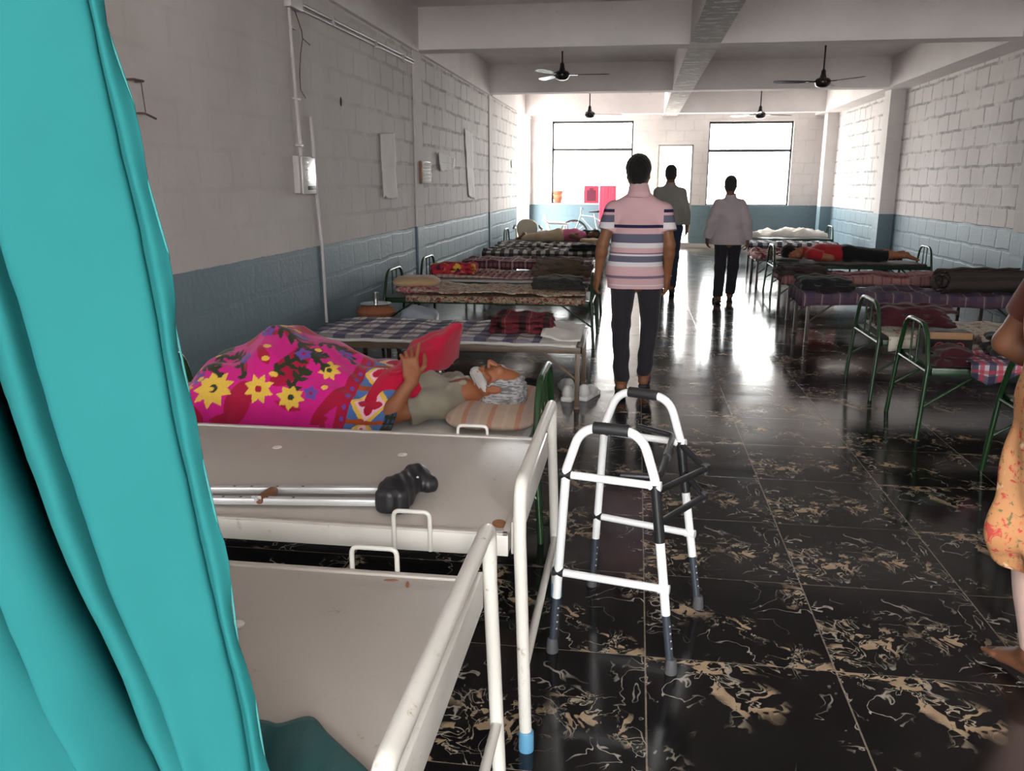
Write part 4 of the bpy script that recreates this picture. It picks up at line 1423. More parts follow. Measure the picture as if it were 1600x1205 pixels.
def hand_prims(w, d, n, t, curl=.35, s=1.0, spread=.0, idx=None):
    """w wrist, d finger direction, n out of the palm (fingers curl towards n), t towards the thumb"""
    d = unit(d)
    n = unit(n - d * (np.dot(n, d)))
    t = unit(t - d * np.dot(t, d) - n * np.dot(t, n))
    R = np.stack([t, d, n], 1)
    P = [b_(w + d * .052 * s, (.026 * s, .034 * s, .003 * s), .012 * s, .012 * s, R), c_(w - d * .01, w + d * .03 * s, .024 * s, .024 * s, .02 * s, n, .75)]
    for i, (o, L) in enumerate(((.030, .068), (.010, .077), (-.010, .071), (-.029, .055))):
        cl = curl if idx is None else idx[i]
        b = w + (d * .092 + t * o) * s
        dd = unit(d + t * spread * (o / .03))
        rad = .0088 * s
        a = 0
        for j, fr in enumerate((.45, .31, .24)):
            a += cl * (.9, 1.2, .8)[j]
            v = dd * math.cos(a) + n * math.sin(a)
            e = b + v * L * fr * s
            P.append(c_(b, e, rad, rad * .93, .003))
            b, rad = e, rad * .93
    b = w + (d * .025 + t * .028 + n * .004) * s
    for v, L, r0, r1 in ((d * .62 + t * .72 + n * .25, .042, .0135, .0115), (d * .92 + t * .25 + n * .3, .032, .0108, .0098), (d * .95 + t * .05 + n * .3, .026, .0098, .0080)):
        e = b + unit(v) * L * s
        P.append(c_(b, e, r0 * s, r1 * s, .006))
        b = e
    return P


def foot_prims(ank, fwd, s=1.0, pitch=0.0):
    """pitch > 0 lifts the heel"""
    f = unit(V3(fwd[0], fwd[1], 0))
    sd = V3(f[1], -f[0], 0)
    u = V3(0, 0, 1)
    f2 = f * math.cos(pitch) - u * math.sin(pitch)
    u2_ = u * math.cos(pitch) + f * math.sin(pitch)
    A = np.array(ank, float)
    heel = A - f2 * .035 * s - u2_ * .052 * s
    ball = A + f2 * .125 * s - u2_ * .068 * s
    P = [c_(A + u2_ * .02, heel, .036 * s, .031 * s, .02), c_(A, ball, .036 * s, .021 * s, .03, sd, 1.35), c_(heel, ball, .028 * s, .021 * s, .02, sd, 1.25)]
    for i, o in enumerate((-.030, -.013, .003, .018, .031)):
        b = ball + sd * o * s + f2 * .01
        P.append(c_(b, b + f2 * (.045, .043, .040, .035, .028)[i] * s * 1.0 - u2_ * .005, (.0125, .010, .0095, .009, .0085)[i] * s, .008 * s, .005))
    return P


def arm_prims(sh, el, wr, s=1.0, f=1.0):
    m = el + (wr - el) * .25
    return [c_(sh, el, .050 * s * f, .040 * s * f, .03), c_(el, m, .040 * s * f, .041 * s * f, .02), c_(m, wr, .041 * s * f, .026 * s, .02)]


def leg_prims(hp, kn, an, s=1.0, f=1.0, back=None):
    P = [c_(hp, kn, .083 * s * f, .054 * s * f, .05), c_(kn, an, .052 * s * f, .036 * s * f, .03)]
    if back is not None:
        P.append(e_(kn + (an - kn) * .3 + back * .02, np.array([.05, .05, .12]) * s * f, .04))
    return P


def torso_prims(J, s=1.0, g=0.0, waist=1.0):
    nk = J['neck'] - unit(J['neck'] - (J['hipL'] + J['hipR']) / 2) * (.005 if g > 0 else -.02)
    """J has hipL hipR shL shR neck ; g adds cloth"""
    pel = (J['hipL'] + J['hipR']) / 2
    top = (J['shL'] + J['shR']) / 2
    rx = unit(J['shR'] - J['shL'])
    u = unit(top - pel)
    L = np.linalg.norm(top - pel)
    w1 = pel + u * L * .33
    ch = pel + u * L * .72
    P = [c_(J['hipL'], J['hipR'], .093 * s + g, .093 * s + g, .05), c_(pel, w1, .105 * s * waist + g, .100 * s * waist + g, .06, rx, 1.30),
         c_(w1, ch, .100 * s * waist + g, .112 * s + g, .06, rx, 1.36), c_(ch, top - u * .05 * s, .112 * s + g, .070 * s + g, .05, rx, 1.42),
         c_(J['shL'], J['shR'], .048 * s + g, .048 * s + g, .05), c_(J['shL'] * .86 + J['shR'] * .14 + u * .012 * (g > 0), nk - u * .012, .038 * s + g * .8, .046 * s + g * .8, .05),
         c_(J['shR'] * .86 + J['shL'] * .14 + u * .012 * (g > 0), nk - u * .012, .038 * s + g * .8, .046 * s + g * .8, .05)]
    return P


def wrinkle(seed, amp, sc=1.0):
    rs = np.random.RandomState(seed)
    K = rs.randn(6, 3) * np.array([14, 14, 22]) * sc
    ph = rs.rand(6) * 6.28

    def f(X, Y, Z):
        o = 0
        for k, p in zip(K, ph):
            o = o + np.sin(X * k[0] + Y * k[1] + Z * k[2] + p)
        return amp * o / 3
    return f


def head_frame(yaw=0.0, pitch=0.0):
    """standing head facing +Y turned by yaw; pitch > 0 looks down"""
    f = V3(math.sin(yaw) * math.cos(pitch), math.cos(yaw) * math.cos(pitch), -math.sin(pitch))
    r = V3(math.cos(yaw), -math.sin(yaw), 0)
    return np.stack([r, f, np.cross(r, f)], 1)


def hair_prims(c, R, s=1.0, g=.006, low=-.055, front=.055):
    L = lambda x, y, z: c + R @ (np.array([x, y, z]) * s)
    clip = [(L(0, front, .03), R @ V3(0, 1, -.55)), (L(0, 0, low), R @ V3(0, .6, -1))]
    return [e_(L(0, -.016, .034), np.array([.078 + g, .098 + g, .086 + g]) * s, .02, R, clip), e_(L(0, -.045, -.03), np.array([.062 + g * .5, .058 + g, .06]) * s, .02, R, clip)]


def standing(label, J, head_c, HR, hs, skin, hair_m, h, hands, feet, clothes, hairg=.006, s=1.0):
    P = torso_prims(J, s * .97)
    P += [c_(J['neck'] - V3(0, 0, .03), head_c + HR @ V3(0, -.015, -.06) * hs, .056 * s, .050 * s, .03)]
    for q in 'LR':
        P += arm_prims(J['sh' + q], J['el' + q], J['wr' + q], s) + leg_prims(J['hip' + q], J['kn' + q], J['an' + q], s)
    P += head_prims(head_c, HR, hs)
    for a in hands: P += hand_prims(*a)
    for a in feet: P += foot_prims(*a)
    body = obj('person', sdf(P, h), skin, None, label, 'person', auto=4)
    obj('hair', sdf(hair_prims(head_c, HR, hs, hairg), h, lambda X, Y, Z: .0025 * np.sin(X * 130 + Z * 60) * np.sin(Y * 140 + Z * 90)), hair_m, body, auto=4)
    for nm, prims, m, disp, cuts in clothes:
        obj(nm, sdf(prims, h, disp, cuts), m, body, auto=4)
    return body


def slipper(parent, ank, fwd, m1, m2, s=1.0, pitch=0.0, name='slipper'):
    f = unit(V3(fwd[0], fwd[1], 0))
    sd = V3(f[1], -f[0], 0)
    u = V3(0, 0, 1)
    f2 = f * math.cos(pitch) - u * math.sin(pitch)
    up2 = u * math.cos(pitch) + f * math.sin(pitch)
    A = np.array(ank, float)
    R = np.stack([sd, f2, up2], 1)
    sole = [b_(A + f2 * .055 - up2 * .089, (.022, .105, .003), .012, .01, R)]
    strap = [c_(A + f2 * .10 - up2 * .045, A + f2 * .13 - up2 * .06, .044, .038, .01, sd, 1.05, clip=[(A - up2 * .088, -up2)])]
    k = obj(name, sdf(sole, .005), m1, parent, auto=4)
    obj('strap', sdf(strap, .005), m2, k, auto=4)
    return k


# --- the man in the striped polo shirt, walking away
polo = NT('striped_polo_knit', .9, 0, .15)
_pz = polo.sep(polo.pos())[2]
_px = polo.math('ABSOLUTE', polo.math('SUBTRACT', polo.sep(polo.pos())[0], .018))
PK, NV, SL, WT, DK = (.56, .36, .38, 1), (.022, .02, .06, 1), (.115, .115, .165, 1), (.62, .60, .62, 1), (.17, .13, .17, 1)
zr = lambda z: (z - .70) / .8
st_t = [(.70, PK), (.794, WT), (.803, PK), (.848, DK), (.866, PK), (.934, WT), (.965, SL), (1.003, DK), (1.008, WT), (1.020, DK), (1.030, PK), (1.064, WT), (1.10, SL), (1.162, PK), (1.203, NV), (1.222, PK)]
st_s = [(.70, PK), (1.15, PK), (1.195, WT), (1.238, SL), (1.288, PK), (1.308, NV), (1.330, PK)]
_v = polo.math('DIVIDE', polo.math('SUBTRACT', _pz, .70), .8)
torso_c = polo.ramp(_v, [(zr(z), c) for z, c in st_t])
sleeve_c = polo.ramp(_v, [(zr(z), c) for z, c in st_s])
pcol = polo.mix(polo.math('MULTIPLY', polo.math('GREATER_THAN', _px, .171), polo.math('GREATER_THAN', _pz, 1.16)), torso_c, sleeve_c)
polo.color(pcol)
polo.bump(polo.noise(polo.tc('Object'), 70, 4, .6), .2, .003)
M_polo = polo.m
M_trous = fabric('black_grey_trousers', (.022, .020, .025, 1), .2)
M_sand = plain('black_slipper_sole', (.012, .012, .014, 1), .7)
M_sandp = plain('purple_slipper_strap', (.06, .045, .22, 1), .5)

J = dict(hipL=V3(-.075, 6.10, .86), hipR=V3(.105, 6.12, .86), shL=V3(-.160, 6.10, 1.318), shR=V3(.188, 6.10, 1.313), neck=V3(.014, 6.10, 1.420),
         elL=V3(-.232, 6.06, 1.085), elR=V3(.238, 6.06, 1.085), wrL=V3(-.262, 6.10, .855), wrR=V3(.238, 6.16, .835),
         knL=V3(-.085, 6.06, .48), knR=V3(.128, 6.22, .49), anL=V3(-.068, 5.99, .105), anR=V3(.098, 6.20, .115))
hc, HR = V3(.004, 6.13, 1.578), head_frame(.05, .05)
PL, PR = J['wrL'], J['wrR']
slv = lambda a, b, t, r, k=.02: c_(a, a + (b - a) * t * 1.25, r, r * 1.04, k, clip=[(a + (b - a) * t, b - a)])
shirt = torso_prims(J, .97, .013) + [slv(J['shL'], J['elL'], .60, .066), slv(J['shR'], J['elR'], .60, .066)]
shirt += [c_(V3(-.150, 6.10, 1.300), V3(-.030, 6.10, 1.388), .056, .058, .03), c_(V3(.178, 6.10, 1.295), V3(.058, 6.10, 1.388), .056, .058, .03)]
shirt += [c_(V3(-.02, 6.10, .90), V3(.03, 6.10, 1.1), .125, .118, .06, (1, 0, 0), 1.42)]
shirt += [c_(J['hipL'] + V3(0, 0, -.12), J['hipR'] + V3(0, 0, -.12), .115, .115, .05)]
collar = [c_(V3(.012, 6.085, 1.425), V3(.010, 6.10, 1.470), .080, .068, .01, (1, 0, 0), 1.06, clip=[(V3(0, 0, 1.480), (0, -.35, 1)), (V3(0, 0, 1.41), (0, 0, -1))]), c_(V3(.010, 6.10, 1.45), V3(.008, 6.115, 1.55), .057, .060, .005, op='-')]
neckcut = [c_(V3(.012, 6.11, 1.46), V3(.008, 6.12, 1.58), .064, .066, .01, op='-')]
tr = [c_(J['hipL'], J['hipR'], .105, .105, .05, (0, 1, 0), .98)]
for q, sg in (('L', -1), ('R', 1)):
    tr += [c_(J['hip' + q] + V3(0, .0, -.02), J['kn' + q], .098, .064, .03), c_(J['kn' + q], J['an' + q] + V3(0, -.012, .03), .064, .057, .03, clip=[(J['an' + q] + V3(0, 0, -.058), (0, 0, -1))])]
m1 = standing('man walking away in a pink polo shirt with grey stripes', J, hc, HR, 1.0, M_skin, M_hair, .0055,
              [(PL, V3(-.02, .03, -.1), V3(.35, .15, 0), V3(0.1, 1, .1), .45), (PR, V3(.0, .04, -.1), V3(-.35, .15, 0), V3(-.1, 1, .1), .45)],
              [(J['anL'], (-.05, 1), 1.0, .42), (J['anR'], (.12, 1), 1.0, .05)],
              [('shirt', shirt + neckcut, M_polo, wrinkle(3, .0022), [((0, 0, .772), (0, 0, -1))]),
               ('collar', collar, fabric('pink_collar_knit', (.56, .36, .38, 1)), None, []),
               ('trousers', tr, M_trous, lambda X, Y, Z: .005 * np.sin(Z * 38 + X * 22) * np.exp(-((Z - .2) / .16) ** 2) + .004 * np.sin(Z * 46 + Y * 30) * np.exp(-((Z - .5) / .1) ** 2) + 0 * X, [((0, 0, .885), (0, 0, 1))])], hairg=.012)
slipper(m1, J['anL'], (-.05, 1), M_sand, M_sand, 1.0, .42)
slipper(m1, J['anR'], (.12, 1), M_sand, M_sandp, 1.0, .05)
obj('bracelet', tube([(PR[0] + .029 * math.cos(a), PR[1] - .004 + .031 * math.sin(a), PR[2] + .022) for a in np.linspace(0, 6.283, 22)[:-1]], .0035, 8, closed=True), M_alu, m1)

# --- the man in the grey shirt, farther on, behind him
M_gshirt = fabric('grey_shirt_cotton', (.25, .24, .22, 1), .08)
M_jean = fabric('dark_blue_trousers', (.022, .032, .055, 1), .2)
J = dict(hipL=V3(.375, 12.0, .90), hipR=V3(.545, 12.0, .90), shL=V3(.295, 12.0, 1.385), shR=V3(.605, 12.0, 1.375), neck=V3(.45, 12.0, 1.485),
         elL=V3(.232, 11.97, 1.13), elR=V3(.675, 11.95, 1.13), wrL=V3(.215, 12.03, .90), wrR=V3(.700, 12.02, .92),
         knL=V3(.385, 12.05, .50), knR=V3(.535, 11.95, .50), anL=V3(.39, 12.22, .10), anR=V3(.52, 11.78, .12))


def shirt_long(J, g, hem, sl=.97, cuff=.048, flare=0.0, s=.97):
    pel = (J['hipL'] + J['hipR']) / 2
    P = torso_prims(J, s, g)
    P += [c_(pel + V3(0, 0, -.12), pel + V3(0, 0, .2), .120 + g + flare, .118 + g, .06, (1, 0, 0), 1.42)]
    for q in 'LR':
        a, b, c2 = J['sh' + q], J['el' + q], J['wr' + q]
        P += [c_(a, b, .062 + g * .6, .052 + g * .6, .03), c_(b, b + (c2 - b) * sl, .052 + g * .6, cuff, .02, clip=[(b + (c2 - b) * sl * .98, c2 - b)])]
    nk = J['neck']
    P += [c_(nk + V3(0, -.01, -.01), nk + V3(0, 0, .05), .070, .062, .01, (1, 0, 0), 1.05, clip=[(nk + V3(0, 0, .055), (0, -.35, 1))]), c_(nk + V3(0, .015, .05), nk + V3(0, .03, .16), .058, .062, .006, op='-')]
    return P


def trousers(J, r0=.098, r1=.072, r2=.060, bot=-.03):
    P = [c_(J['hipL'], J['hipR'], .100, .100, .05)]
    for q in 'LR':
        P += [c_(J['hip' + q], J['kn' + q], r0, r1, .03), c_(J['kn' + q], J['an' + q], r1, r2, .03, clip=[(J['an' + q] + V3(0, 0, bot), (0, 0, -1))])]
    return P


hc = V3(.452, 12.02, 1.635)
m2 = standing('man walking away in a plain grey shirt and dark blue trousers', J, hc, head_frame(.1, .02), 1.0, M_skin2, M_hairg, .008,
              [(J['wrL'], V3(0, .02, -.1), V3(.3, .1, 0), V3(0, 1, 0), .4), (J['wrR'], V3(0, .02, -.1), V3(-.3, .1, 0), V3(0, 1, 0), .4)],
              [(J['anL'], (0, 1), 1.0, .1), (J['anR'], (.1, 1), 1.0, .35)],
              [('shirt', shirt_long(J, .012, .95), M_gshirt, wrinkle(5, .004), [((0, 0, .945), (0, 0, -1)), ((0, 0, 1.545), (0, 0, 1))]),
               ('trousers', trousers(J), M_jean, wrinkle(6, .003), [((0, 0, 1.0), (0, 0, 1))])], hairg=.003)
slipper(m2, J['anL'], (0, 1), M_sand, M_sand, 1.0, .1)
slipper(m2, J['anR'], (.1, 1), M_sand, M_sand, 1.0, .35)

# --- the man in the loose pale shirt
M_pshirt = fabric('pale_mauve_shirt_cotton', (.44, .38, .40, 1), .06)
J = dict(hipL=V3(1.105, 11.2, .80), hipR=V3(1.265, 11.2, .80), shL=V3(1.035, 11.2, 1.235), shR=V3(1.320, 11.2, 1.23), neck=V3(1.18, 11.2, 1.325),
         elL=V3(.962, 11.16, 1.02), elR=V3(1.408, 11.16, 1.01), wrL=V3(.925, 11.22, .825), wrR=V3(1.432, 11.22, .80),
         knL=V3(1.098, 11.14, .44), knR=V3(1.268, 11.24, .44), anL=V3(1.075, 11.02, .10), anR=V3(1.262, 11.32, .10))
hc = V3(1.176, 11.22, 1.487)
bag_shirt = shirt_long(J, .014, .735, 1.0, .062, .03, .93)
m3 = standing('older man walking away in a loose pale mauve shirt and black trousers', J, hc, head_frame(.05, .05), .97, M_skin2, M_hairg, .008,
              [(J['wrL'], V3(0, .02, -.1), V3(.3, .1, 0), V3(0, 1, 0), .45), (J['wrR'], V3(0, .02, -.1), V3(-.3, .1, 0), V3(0, 1, 0), .45)],
              [(J['anL'], (-.2, 1), .95, .25), (J['anR'], (.1, 1), .95, .05)],
              [('shirt', bag_shirt, M_pshirt, wrinkle(8, .005), [((0, 0, .738), (0, 0, -1)), ((0, 0, 1.385), (0, 0, 1))]),
               ('trousers', trousers(J, .092, .072, .064, -.02), M_trous, wrinkle(9, .003), [((0, 0, .9), (0, 0, 1))])], hairg=.003, s=.95)
slipper(m3, J['anL'], (-.2, 1), M_sand, M_sand, .95, .25)
slipper(m3, J['anR'], (.1, 1), M_sand, M_sand, .95, .05)

# --- the old man lying on the near green bed (head towards +X, face up)
ZB = ZD + .03
J = dict(hipL=V3(-1.30, 3.55, .555), hipR=V3(-1.31, 3.75, .555), shL=V3(-.835, 3.500, .555), shR=V3(-.83, 3.82, .56), neck=V3(-.745, 3.655, .575),
         elL=V3(-1.045, 3.405, .515), wrL=V3(-.945, 3.445, .675), elR=V3(-1.06, 3.90, .54), wrR=V3(-1.20, 3.80, .60),
         knL=V3(-1.60, 3.62, .715), anL=V3(-1.98, 3.60, .53), knR=V3(-1.62, 3.78, .725), anR=V3(-2.0, 3.79, .53))
hc = V3(-.588, 3.615, .612)
# head axes: right = +Y, forward = up, up = +X ; tipped back a little on the pillow, turned slightly to the far side
tb = .10
fwd_h = unit(V3(math.sin(tb) * -1, .12, math.cos(tb)))
up_h = unit(V3(1, 0, 0) - fwd_h * fwd_h[0])
rt_h = np.cross(fwd_h, up_h)
HR = np.stack([rt_h, fwd_h, up_h], 1)
P = torso_prims(J, .87) + [c_(J['neck'] + V3(-.03, 0, 0), hc + HR @ V3(0, -.02, -.06), .054, .050, .03)]
P += arm_prims(J['shL'], J['elL'], J['wrL'], .93) + arm_prims(J['shR'], J['elR'], J['wrR'], .93)
P += leg_prims(J['hipL'], J['knL'], J['anL'], .92) + leg_prims(J['hipR'], J['knR'], J['anR'], .92)
P += head_prims(hc, HR, 1.03)
L_ = lambda x, y, z: hc + HR @ (np.array([x, y, z]) * 1.03)
for q in (-1, 1):
    P += [e_(L_(q * .046, .048, -.05), np.array([.018, .020, .026]), .02, HR, op='-')]       # hollow cheeks
P += hand_prims(J['wrL'], V3(-.02, .035, .10), V3(-.30, .95, -.2), V3(.95, .35, .1), .3, 1.0, .30, [.08, .42, .55, .62])
P += hand_prims(J['wrR'], V3(-.06, -.09, .02), V3(0, -.2, -1), V3(1, -.3, 0), .25)
P += foot_prims(J['anL'], (-1, 0)) + foot_prims(J['anR'], (-1, 0))
M_skino = skin_mat('sun_browned_skin', (.26, .092, .042, 1))
old = obj('person', sdf(P, .0045, cuts=[((0, 0, ZD + .026), (0, 0, -1))]), M_skino, None, 'grey-haired bearded old man lying on his back with a raised hand', 'person', auto=4)
# hair: back and sides, grey, with a receding front
strand = lambda X, Y, Z: .0022 * np.sin(X * 90 + Z * 260 + Y * 120) + .0015 * np.sin(X * 160 - Z * 320)
M_hairw = NT('silver_grey_hair', .7, 0, .3)
_p = M_hairw.tc('Object')
_x, _y, _z = M_hairw.sep(_p)
_s = M_hairw.noise(M_hairw.comb(M_hairw.math('MULTIPLY', _x, 16.0), M_hairw.math('MULTIPLY', _y, 60.0), M_hairw.math('MULTIPLY', _z, 95.0)), 1.3, 3, .6)
M_hairw.color(M_hairw.mix(M_hairw.step(_s, .35, .62), (.11, .11, .115, 1), (.36, .36, .37, 1)))
M_hairw.bump(_s, .6, .004)
M_hairw = M_hairw.m
cl1 = [(L_(0, .028, .05), HR @ V3(0, 1, -.30)), (L_(0, 0, -.075), HR @ V3(0, .35, -1))]
hp = [e_(L_(0, -.018, .034), np.array([.084, .101, .091]) * 1.03, .02, HR, cl1), e_(L_(0, -.05, -.03), np.array([.068, .060, .062]) * 1.03, .02, HR, cl1)]
for q in (-1, 1):
    hp += [e_(L_(q * .071, .020, .020), np.array([.010, .022, .040]), .012, HR), e_(L_(q * .072, .016, -.02), np.array([.007, .010, .025]), .01, HR)]
    hp += [e_(L_(q * .080, -.004, -.010), np.array([.018, .021, .033]), .006, HR, op='-')]
obj('hair', sdf(hp, .004, strand), M_hairw, old, auto=4)
M_beard = fabric('white_beard', (.36, .345, .335, 1), .4)
bcl = [(L_(0, .100, -.082), HR @ V3(0, .047, .10)), (L_(0, -.012, -.05), HR @ V3(0, -1, .15))]
bd = [e_(L_(0, .022, -.032), np.array([.0622, .0704, .0824]) * 1.03, .012, HR, bcl), e_(L_(0, .070, -.098), np.array([.0295, .0254, .025]) * 1.03, .02, HR, bcl)]
for q in (-1, 1):
    bd += [c_(L_(q * .052, -.002, -.05), L_(q * .018, .068, -.094), .0242, .0218, .02, clip=bcl)]
mst = [c_(L_(-.024, .078, -.056), L_(0, .0925, -.0505), .0028, .0045, .008), c_(L_(.024, .078, -.056), L_(0, .0925, -.0505), .0028, .0045, .008)]
obj('moustache', sdf(mst, .002), M_hairg, old, auto=4)
obj('beard', sdf(bd, .0035, lambda X, Y, Z: .0014 * np.sin(X * 210 + Z * 170) * np.sin(Y * 190 + X * 80)), M_beard, old, auto=4)
for q in (-1, 1):
    obj('eyebrow', sdf([c_(L_(q * .013, .0925, .016), L_(q * .030, .0930, .020), .003, .004, .004), c_(L_(q * .030, .0930, .020), L_(q * .044, .084, .016), .004, .0025, .004)], .002), M_hairg, old, auto=4)
    obj('eyelid', sdf([e_(L_(q * .030, .0855, -.006), np.array([.0150, .0105, .0085]), .003, HR), c_(L_(q * .018, .0955, -.0105), L_(q * .042, .092, -.0105), .0016, .0016, .002)], .002), M_skin2, old, auto=4)
M_oshirt = fabric('olive_grey_shirt', (.235, .215, .165, 1), .1)
osh = torso_prims(J, .87, .014)
for q in 'LR':
    a, b = J['sh' + q], J['el' + q]
    osh += [c_(a, a + (b - a) * .7, .060, .060, .03, clip=[(a + (b - a) * .60, b - a)])]
osh += [c_(J['neck'] + V3(-.02, 0, -.02), hc + HR @ V3(0, -.02, -.05), .050, .048, .01, op='-'), e_(J['neck'] + V3(-.045, 0, .065), np.array([.05, .035, .04]), .015, op='-')]
obj('shirt', sdf(osh, .0055, lambda X, Y, Z: .0045 * np.sin(X * 38 + Y * 30 + Z * 26) + .0045 * np.sin(X * 62 - Y * 44 + 1) * np.cos(X * 20 + Z * 30) + .003 * np.sin(Z * 80 + X * 35)), M_oshirt, old, auto=4)
col_o = []
for q in (-1, 1):
    nb2 = J['neck'] + V3(.005, q * .052, .012)
    col_o += [c_(nb2 + V3(.015, 0, -.03), nb2 + V3(-.01, -q * .008, .040), .014, .012, .01, (0, 1, 0), .5), c_(nb2 + V3(-.01, -q * .008, .040), nb2 + V3(-.075, -q * .012, .030), .013, .006, .01)]
obj('collar', sdf(col_o, .004), M_oshirt, old, auto=4)
for i in range(3):
    obj('button', tube([(-.87 - i * .075, 3.66, .662 - i * .002), (-.87 - i * .075, 3.66, .6665 - i * .002)], .006, 10), M_switch, old)
pillow('pillow', 'flat salmon striped pillow under the old man', (-.600, 3.665, ZB + .036), (.215, .36, .046), P_pill, 0.02)
cloth('bed_sheet', 'thin pale quilt beneath the old man on the green bed', 'bed sheet', drape(-2.26, -.42, 3.35, 4.0, ZD + .012, front=.03, amp=.004, seed=44), C_white)

# --- the magenta blanket over his legs
MG, CR, DG, YL, VB, PPK, BLU, RED, ORG = [np.array(lin(*c)[:3]) for c in ((205, 22, 130), (165, 12, 55), (42, 52, 28), (226, 186, 72), (104, 72, 160), (240, 190, 205), (72, 110, 170), (178, 8, 48), (165, 72, 30))]


def blanket_cols(a, b):
    """a: metres from the foot towards the man's chest; b: metres across"""
    sh_ = a.shape
    c = np.empty(sh_ + (3,))
    c[:] = MG
    sw_ = wob(a, b, 61, .35)
    c[(sw_ > .62)] = CR
    rs = np.random.RandomState(5)

    def leafshape(x0, y0, ang, L, w, colr):
        x = (a - x0) * math.cos(ang) + (b - y0) * math.sin(ang)
        y = -(a - x0) * math.sin(ang) + (b - y0) * math.cos(ang)
        t = np.clip(x / L, 0, 1)
        c[(x > 0) & (x < L) & (np.abs(y) < w * np.sin(np.pi * t ** .8))] = colr

    def flower(x0, y0, r, n, colr, mid, wd=.45, ph=0.0):
        for k in range(n):
            leafshape(x0, y0, ph + 6.283 * k / n, r, r * wd * .5, colr)
        c[(a - x0) ** 2 + (b - y0) ** 2 < (r * .22) ** 2] = mid

    def spray(x0, y0, ang, L, w, n=11):
        """a fern-like dark leaf spray"""
        for k in range(n):
            t = k / (n - 1)
            px, py = x0 + math.cos(ang) * L * t, y0 + math.sin(ang) * L * t + .05 * math.sin(t * 3)
            for sg in (-1, 1):
                leafshape(px, py, ang + sg * (.95 - .35 * t), w * (.35 + .75 * math.sin(math.pi * (.15 + .8 * t))), .0115, DG)
        for k in range(40):
            t = k / 39
            px, py = x0 + math.cos(ang) * L * t, y0 + math.sin(ang) * L * t + .05 * math.sin(t * 3)
            c[(a - px) ** 2 + (b - py) ** 2 < .009 ** 2] = DG
    for i in range(46):
        leafshape(rs.uniform(-.05, 1.0), rs.uniform(.1, .9), rs.uniform(0, 6.28), rs.uniform(.07, .13), rs.uniform(.014, .024), CR)
    flower(.13, .27, .105, 9, YL, DG, .55, .2)
    flower(.45, .235, .095, 9, YL, DG, .5, .4)
    flower(.02, .52, .09, 8, YL, CR, .5)
    flower(.93, .42, .055, 7, YL, DG, .55)
    flower(.66, .25, .07, 8, YL, CR, .5, .5)
    flower(.62, .72, .07, 7, YL, DG, .5)
    spray(.40, .70, -.50, .56, .085, 12)
    spray(.36, .60, -1.30, .24, .065, 8)
    spray(.72, .34, .75, .22, .06, 7)
    spray(.14, .40, .62, .26, .06, 8)
    spray(.84, .58, -.3, .16, .05, 6)
    spray(.58, .30, 2.3, .18, .05, 6)
    spray(.26, .34, -.2, .20, .05, 7)
    spray(.78, .22, 1.2, .16, .05, 6)
    flower(.30, .25, .05, 7, YL, DG, .6)
    flower(.80, .235, .06, 8, YL, DG, .55)
    for (x, y) in ((.56, .40), (.20, .44), (.80, .47), (.88, .28), (.30, .58), (.36, .30), (.04, .32), (.74, .62), (.95, .58), (.62, .56), (.52, .70), (.12, .62)):
        flower(x, y, .038, 5, VB, CR, .8, x * 9)
    for i in range(26):
        x, y = rs.uniform(0, 1.0), rs.uniform(.15, .8)
        c[((a - x) / 1.4) ** 2 + (b - y) ** 2 < .012 ** 2] = YL
    # border: violet dots, then squares with yellow lozenges and crimson four-petal flowers, then dark green edge
    bs = 1.02
    m = a > bs
    c[m] = CR
    dots = (((a - bs - .035) ** 2 + ((b % .055) - .0275) ** 2) < .011 ** 2)
    c[dots] = VB
    m = a > bs + .06
    per = .19
    y = (b % per) - per / 2
    x = a - (bs + .06 + .095)
    q = np.abs(x) / .095 + np.abs(y) / (per / 2)
    c[m] = BLU
    c[m & (np.abs(x) / .100 + np.abs(y) / (per * .62) < 1.0)] = YL
    c[m & (np.abs(y) > per * .43)] = ORG
    c[m & (np.abs(x) / .078 + np.abs(y) / (per * .46) < 1.0)] = PPK
    for k in range(4):
        an = k * math.pi / 2 + math.pi / 4 * 0
        u_ = x * math.cos(an) + y * math.sin(an)
        w_ = -x * math.sin(an) + y * math.cos(an)
        t = np.clip(u_ / .062, 0, 1)
        c[m & (u_ > 0) & (u_ < .062) & (np.abs(w_) < .023 * np.sin(np.pi * np.clip(t, .05, 1)) ** .7)] = RED
    m = a > bs + .06 + .19
    c[m] = DG * .8
    c[m & (((b * 60).astype(int) % 2) == 0) & ((a * 90).astype(int) % 2 == 0)] = BLU * .5
    return c


def knee_h(x, y):
    """height of the covered legs under the blanket"""
    X_ = [-2.32, -2.2, -2.08, -1.96, -1.82, -1.66, -1.58, -1.46, -1.33, -1.2, -1.08, -.95, -.8]
    H_ = [.47, .50, .585, .665, .745, .835, .845, .790, .715, .685, .66, .65, .64]
    ridge = np.interp(x, X_, H_)
    ridge = ridge + .006 * np.sin(x * 19)
    yc = 3.70 + .05 * np.sin((x + 1.6) * 2)
    d = (y - yc)
    side = np.clip(1 - (np.abs(d) / np.where(d < 0, .40, .36)) ** 2.1, 0, 1)
    return .485 + (ridge - .485) * side ** .8


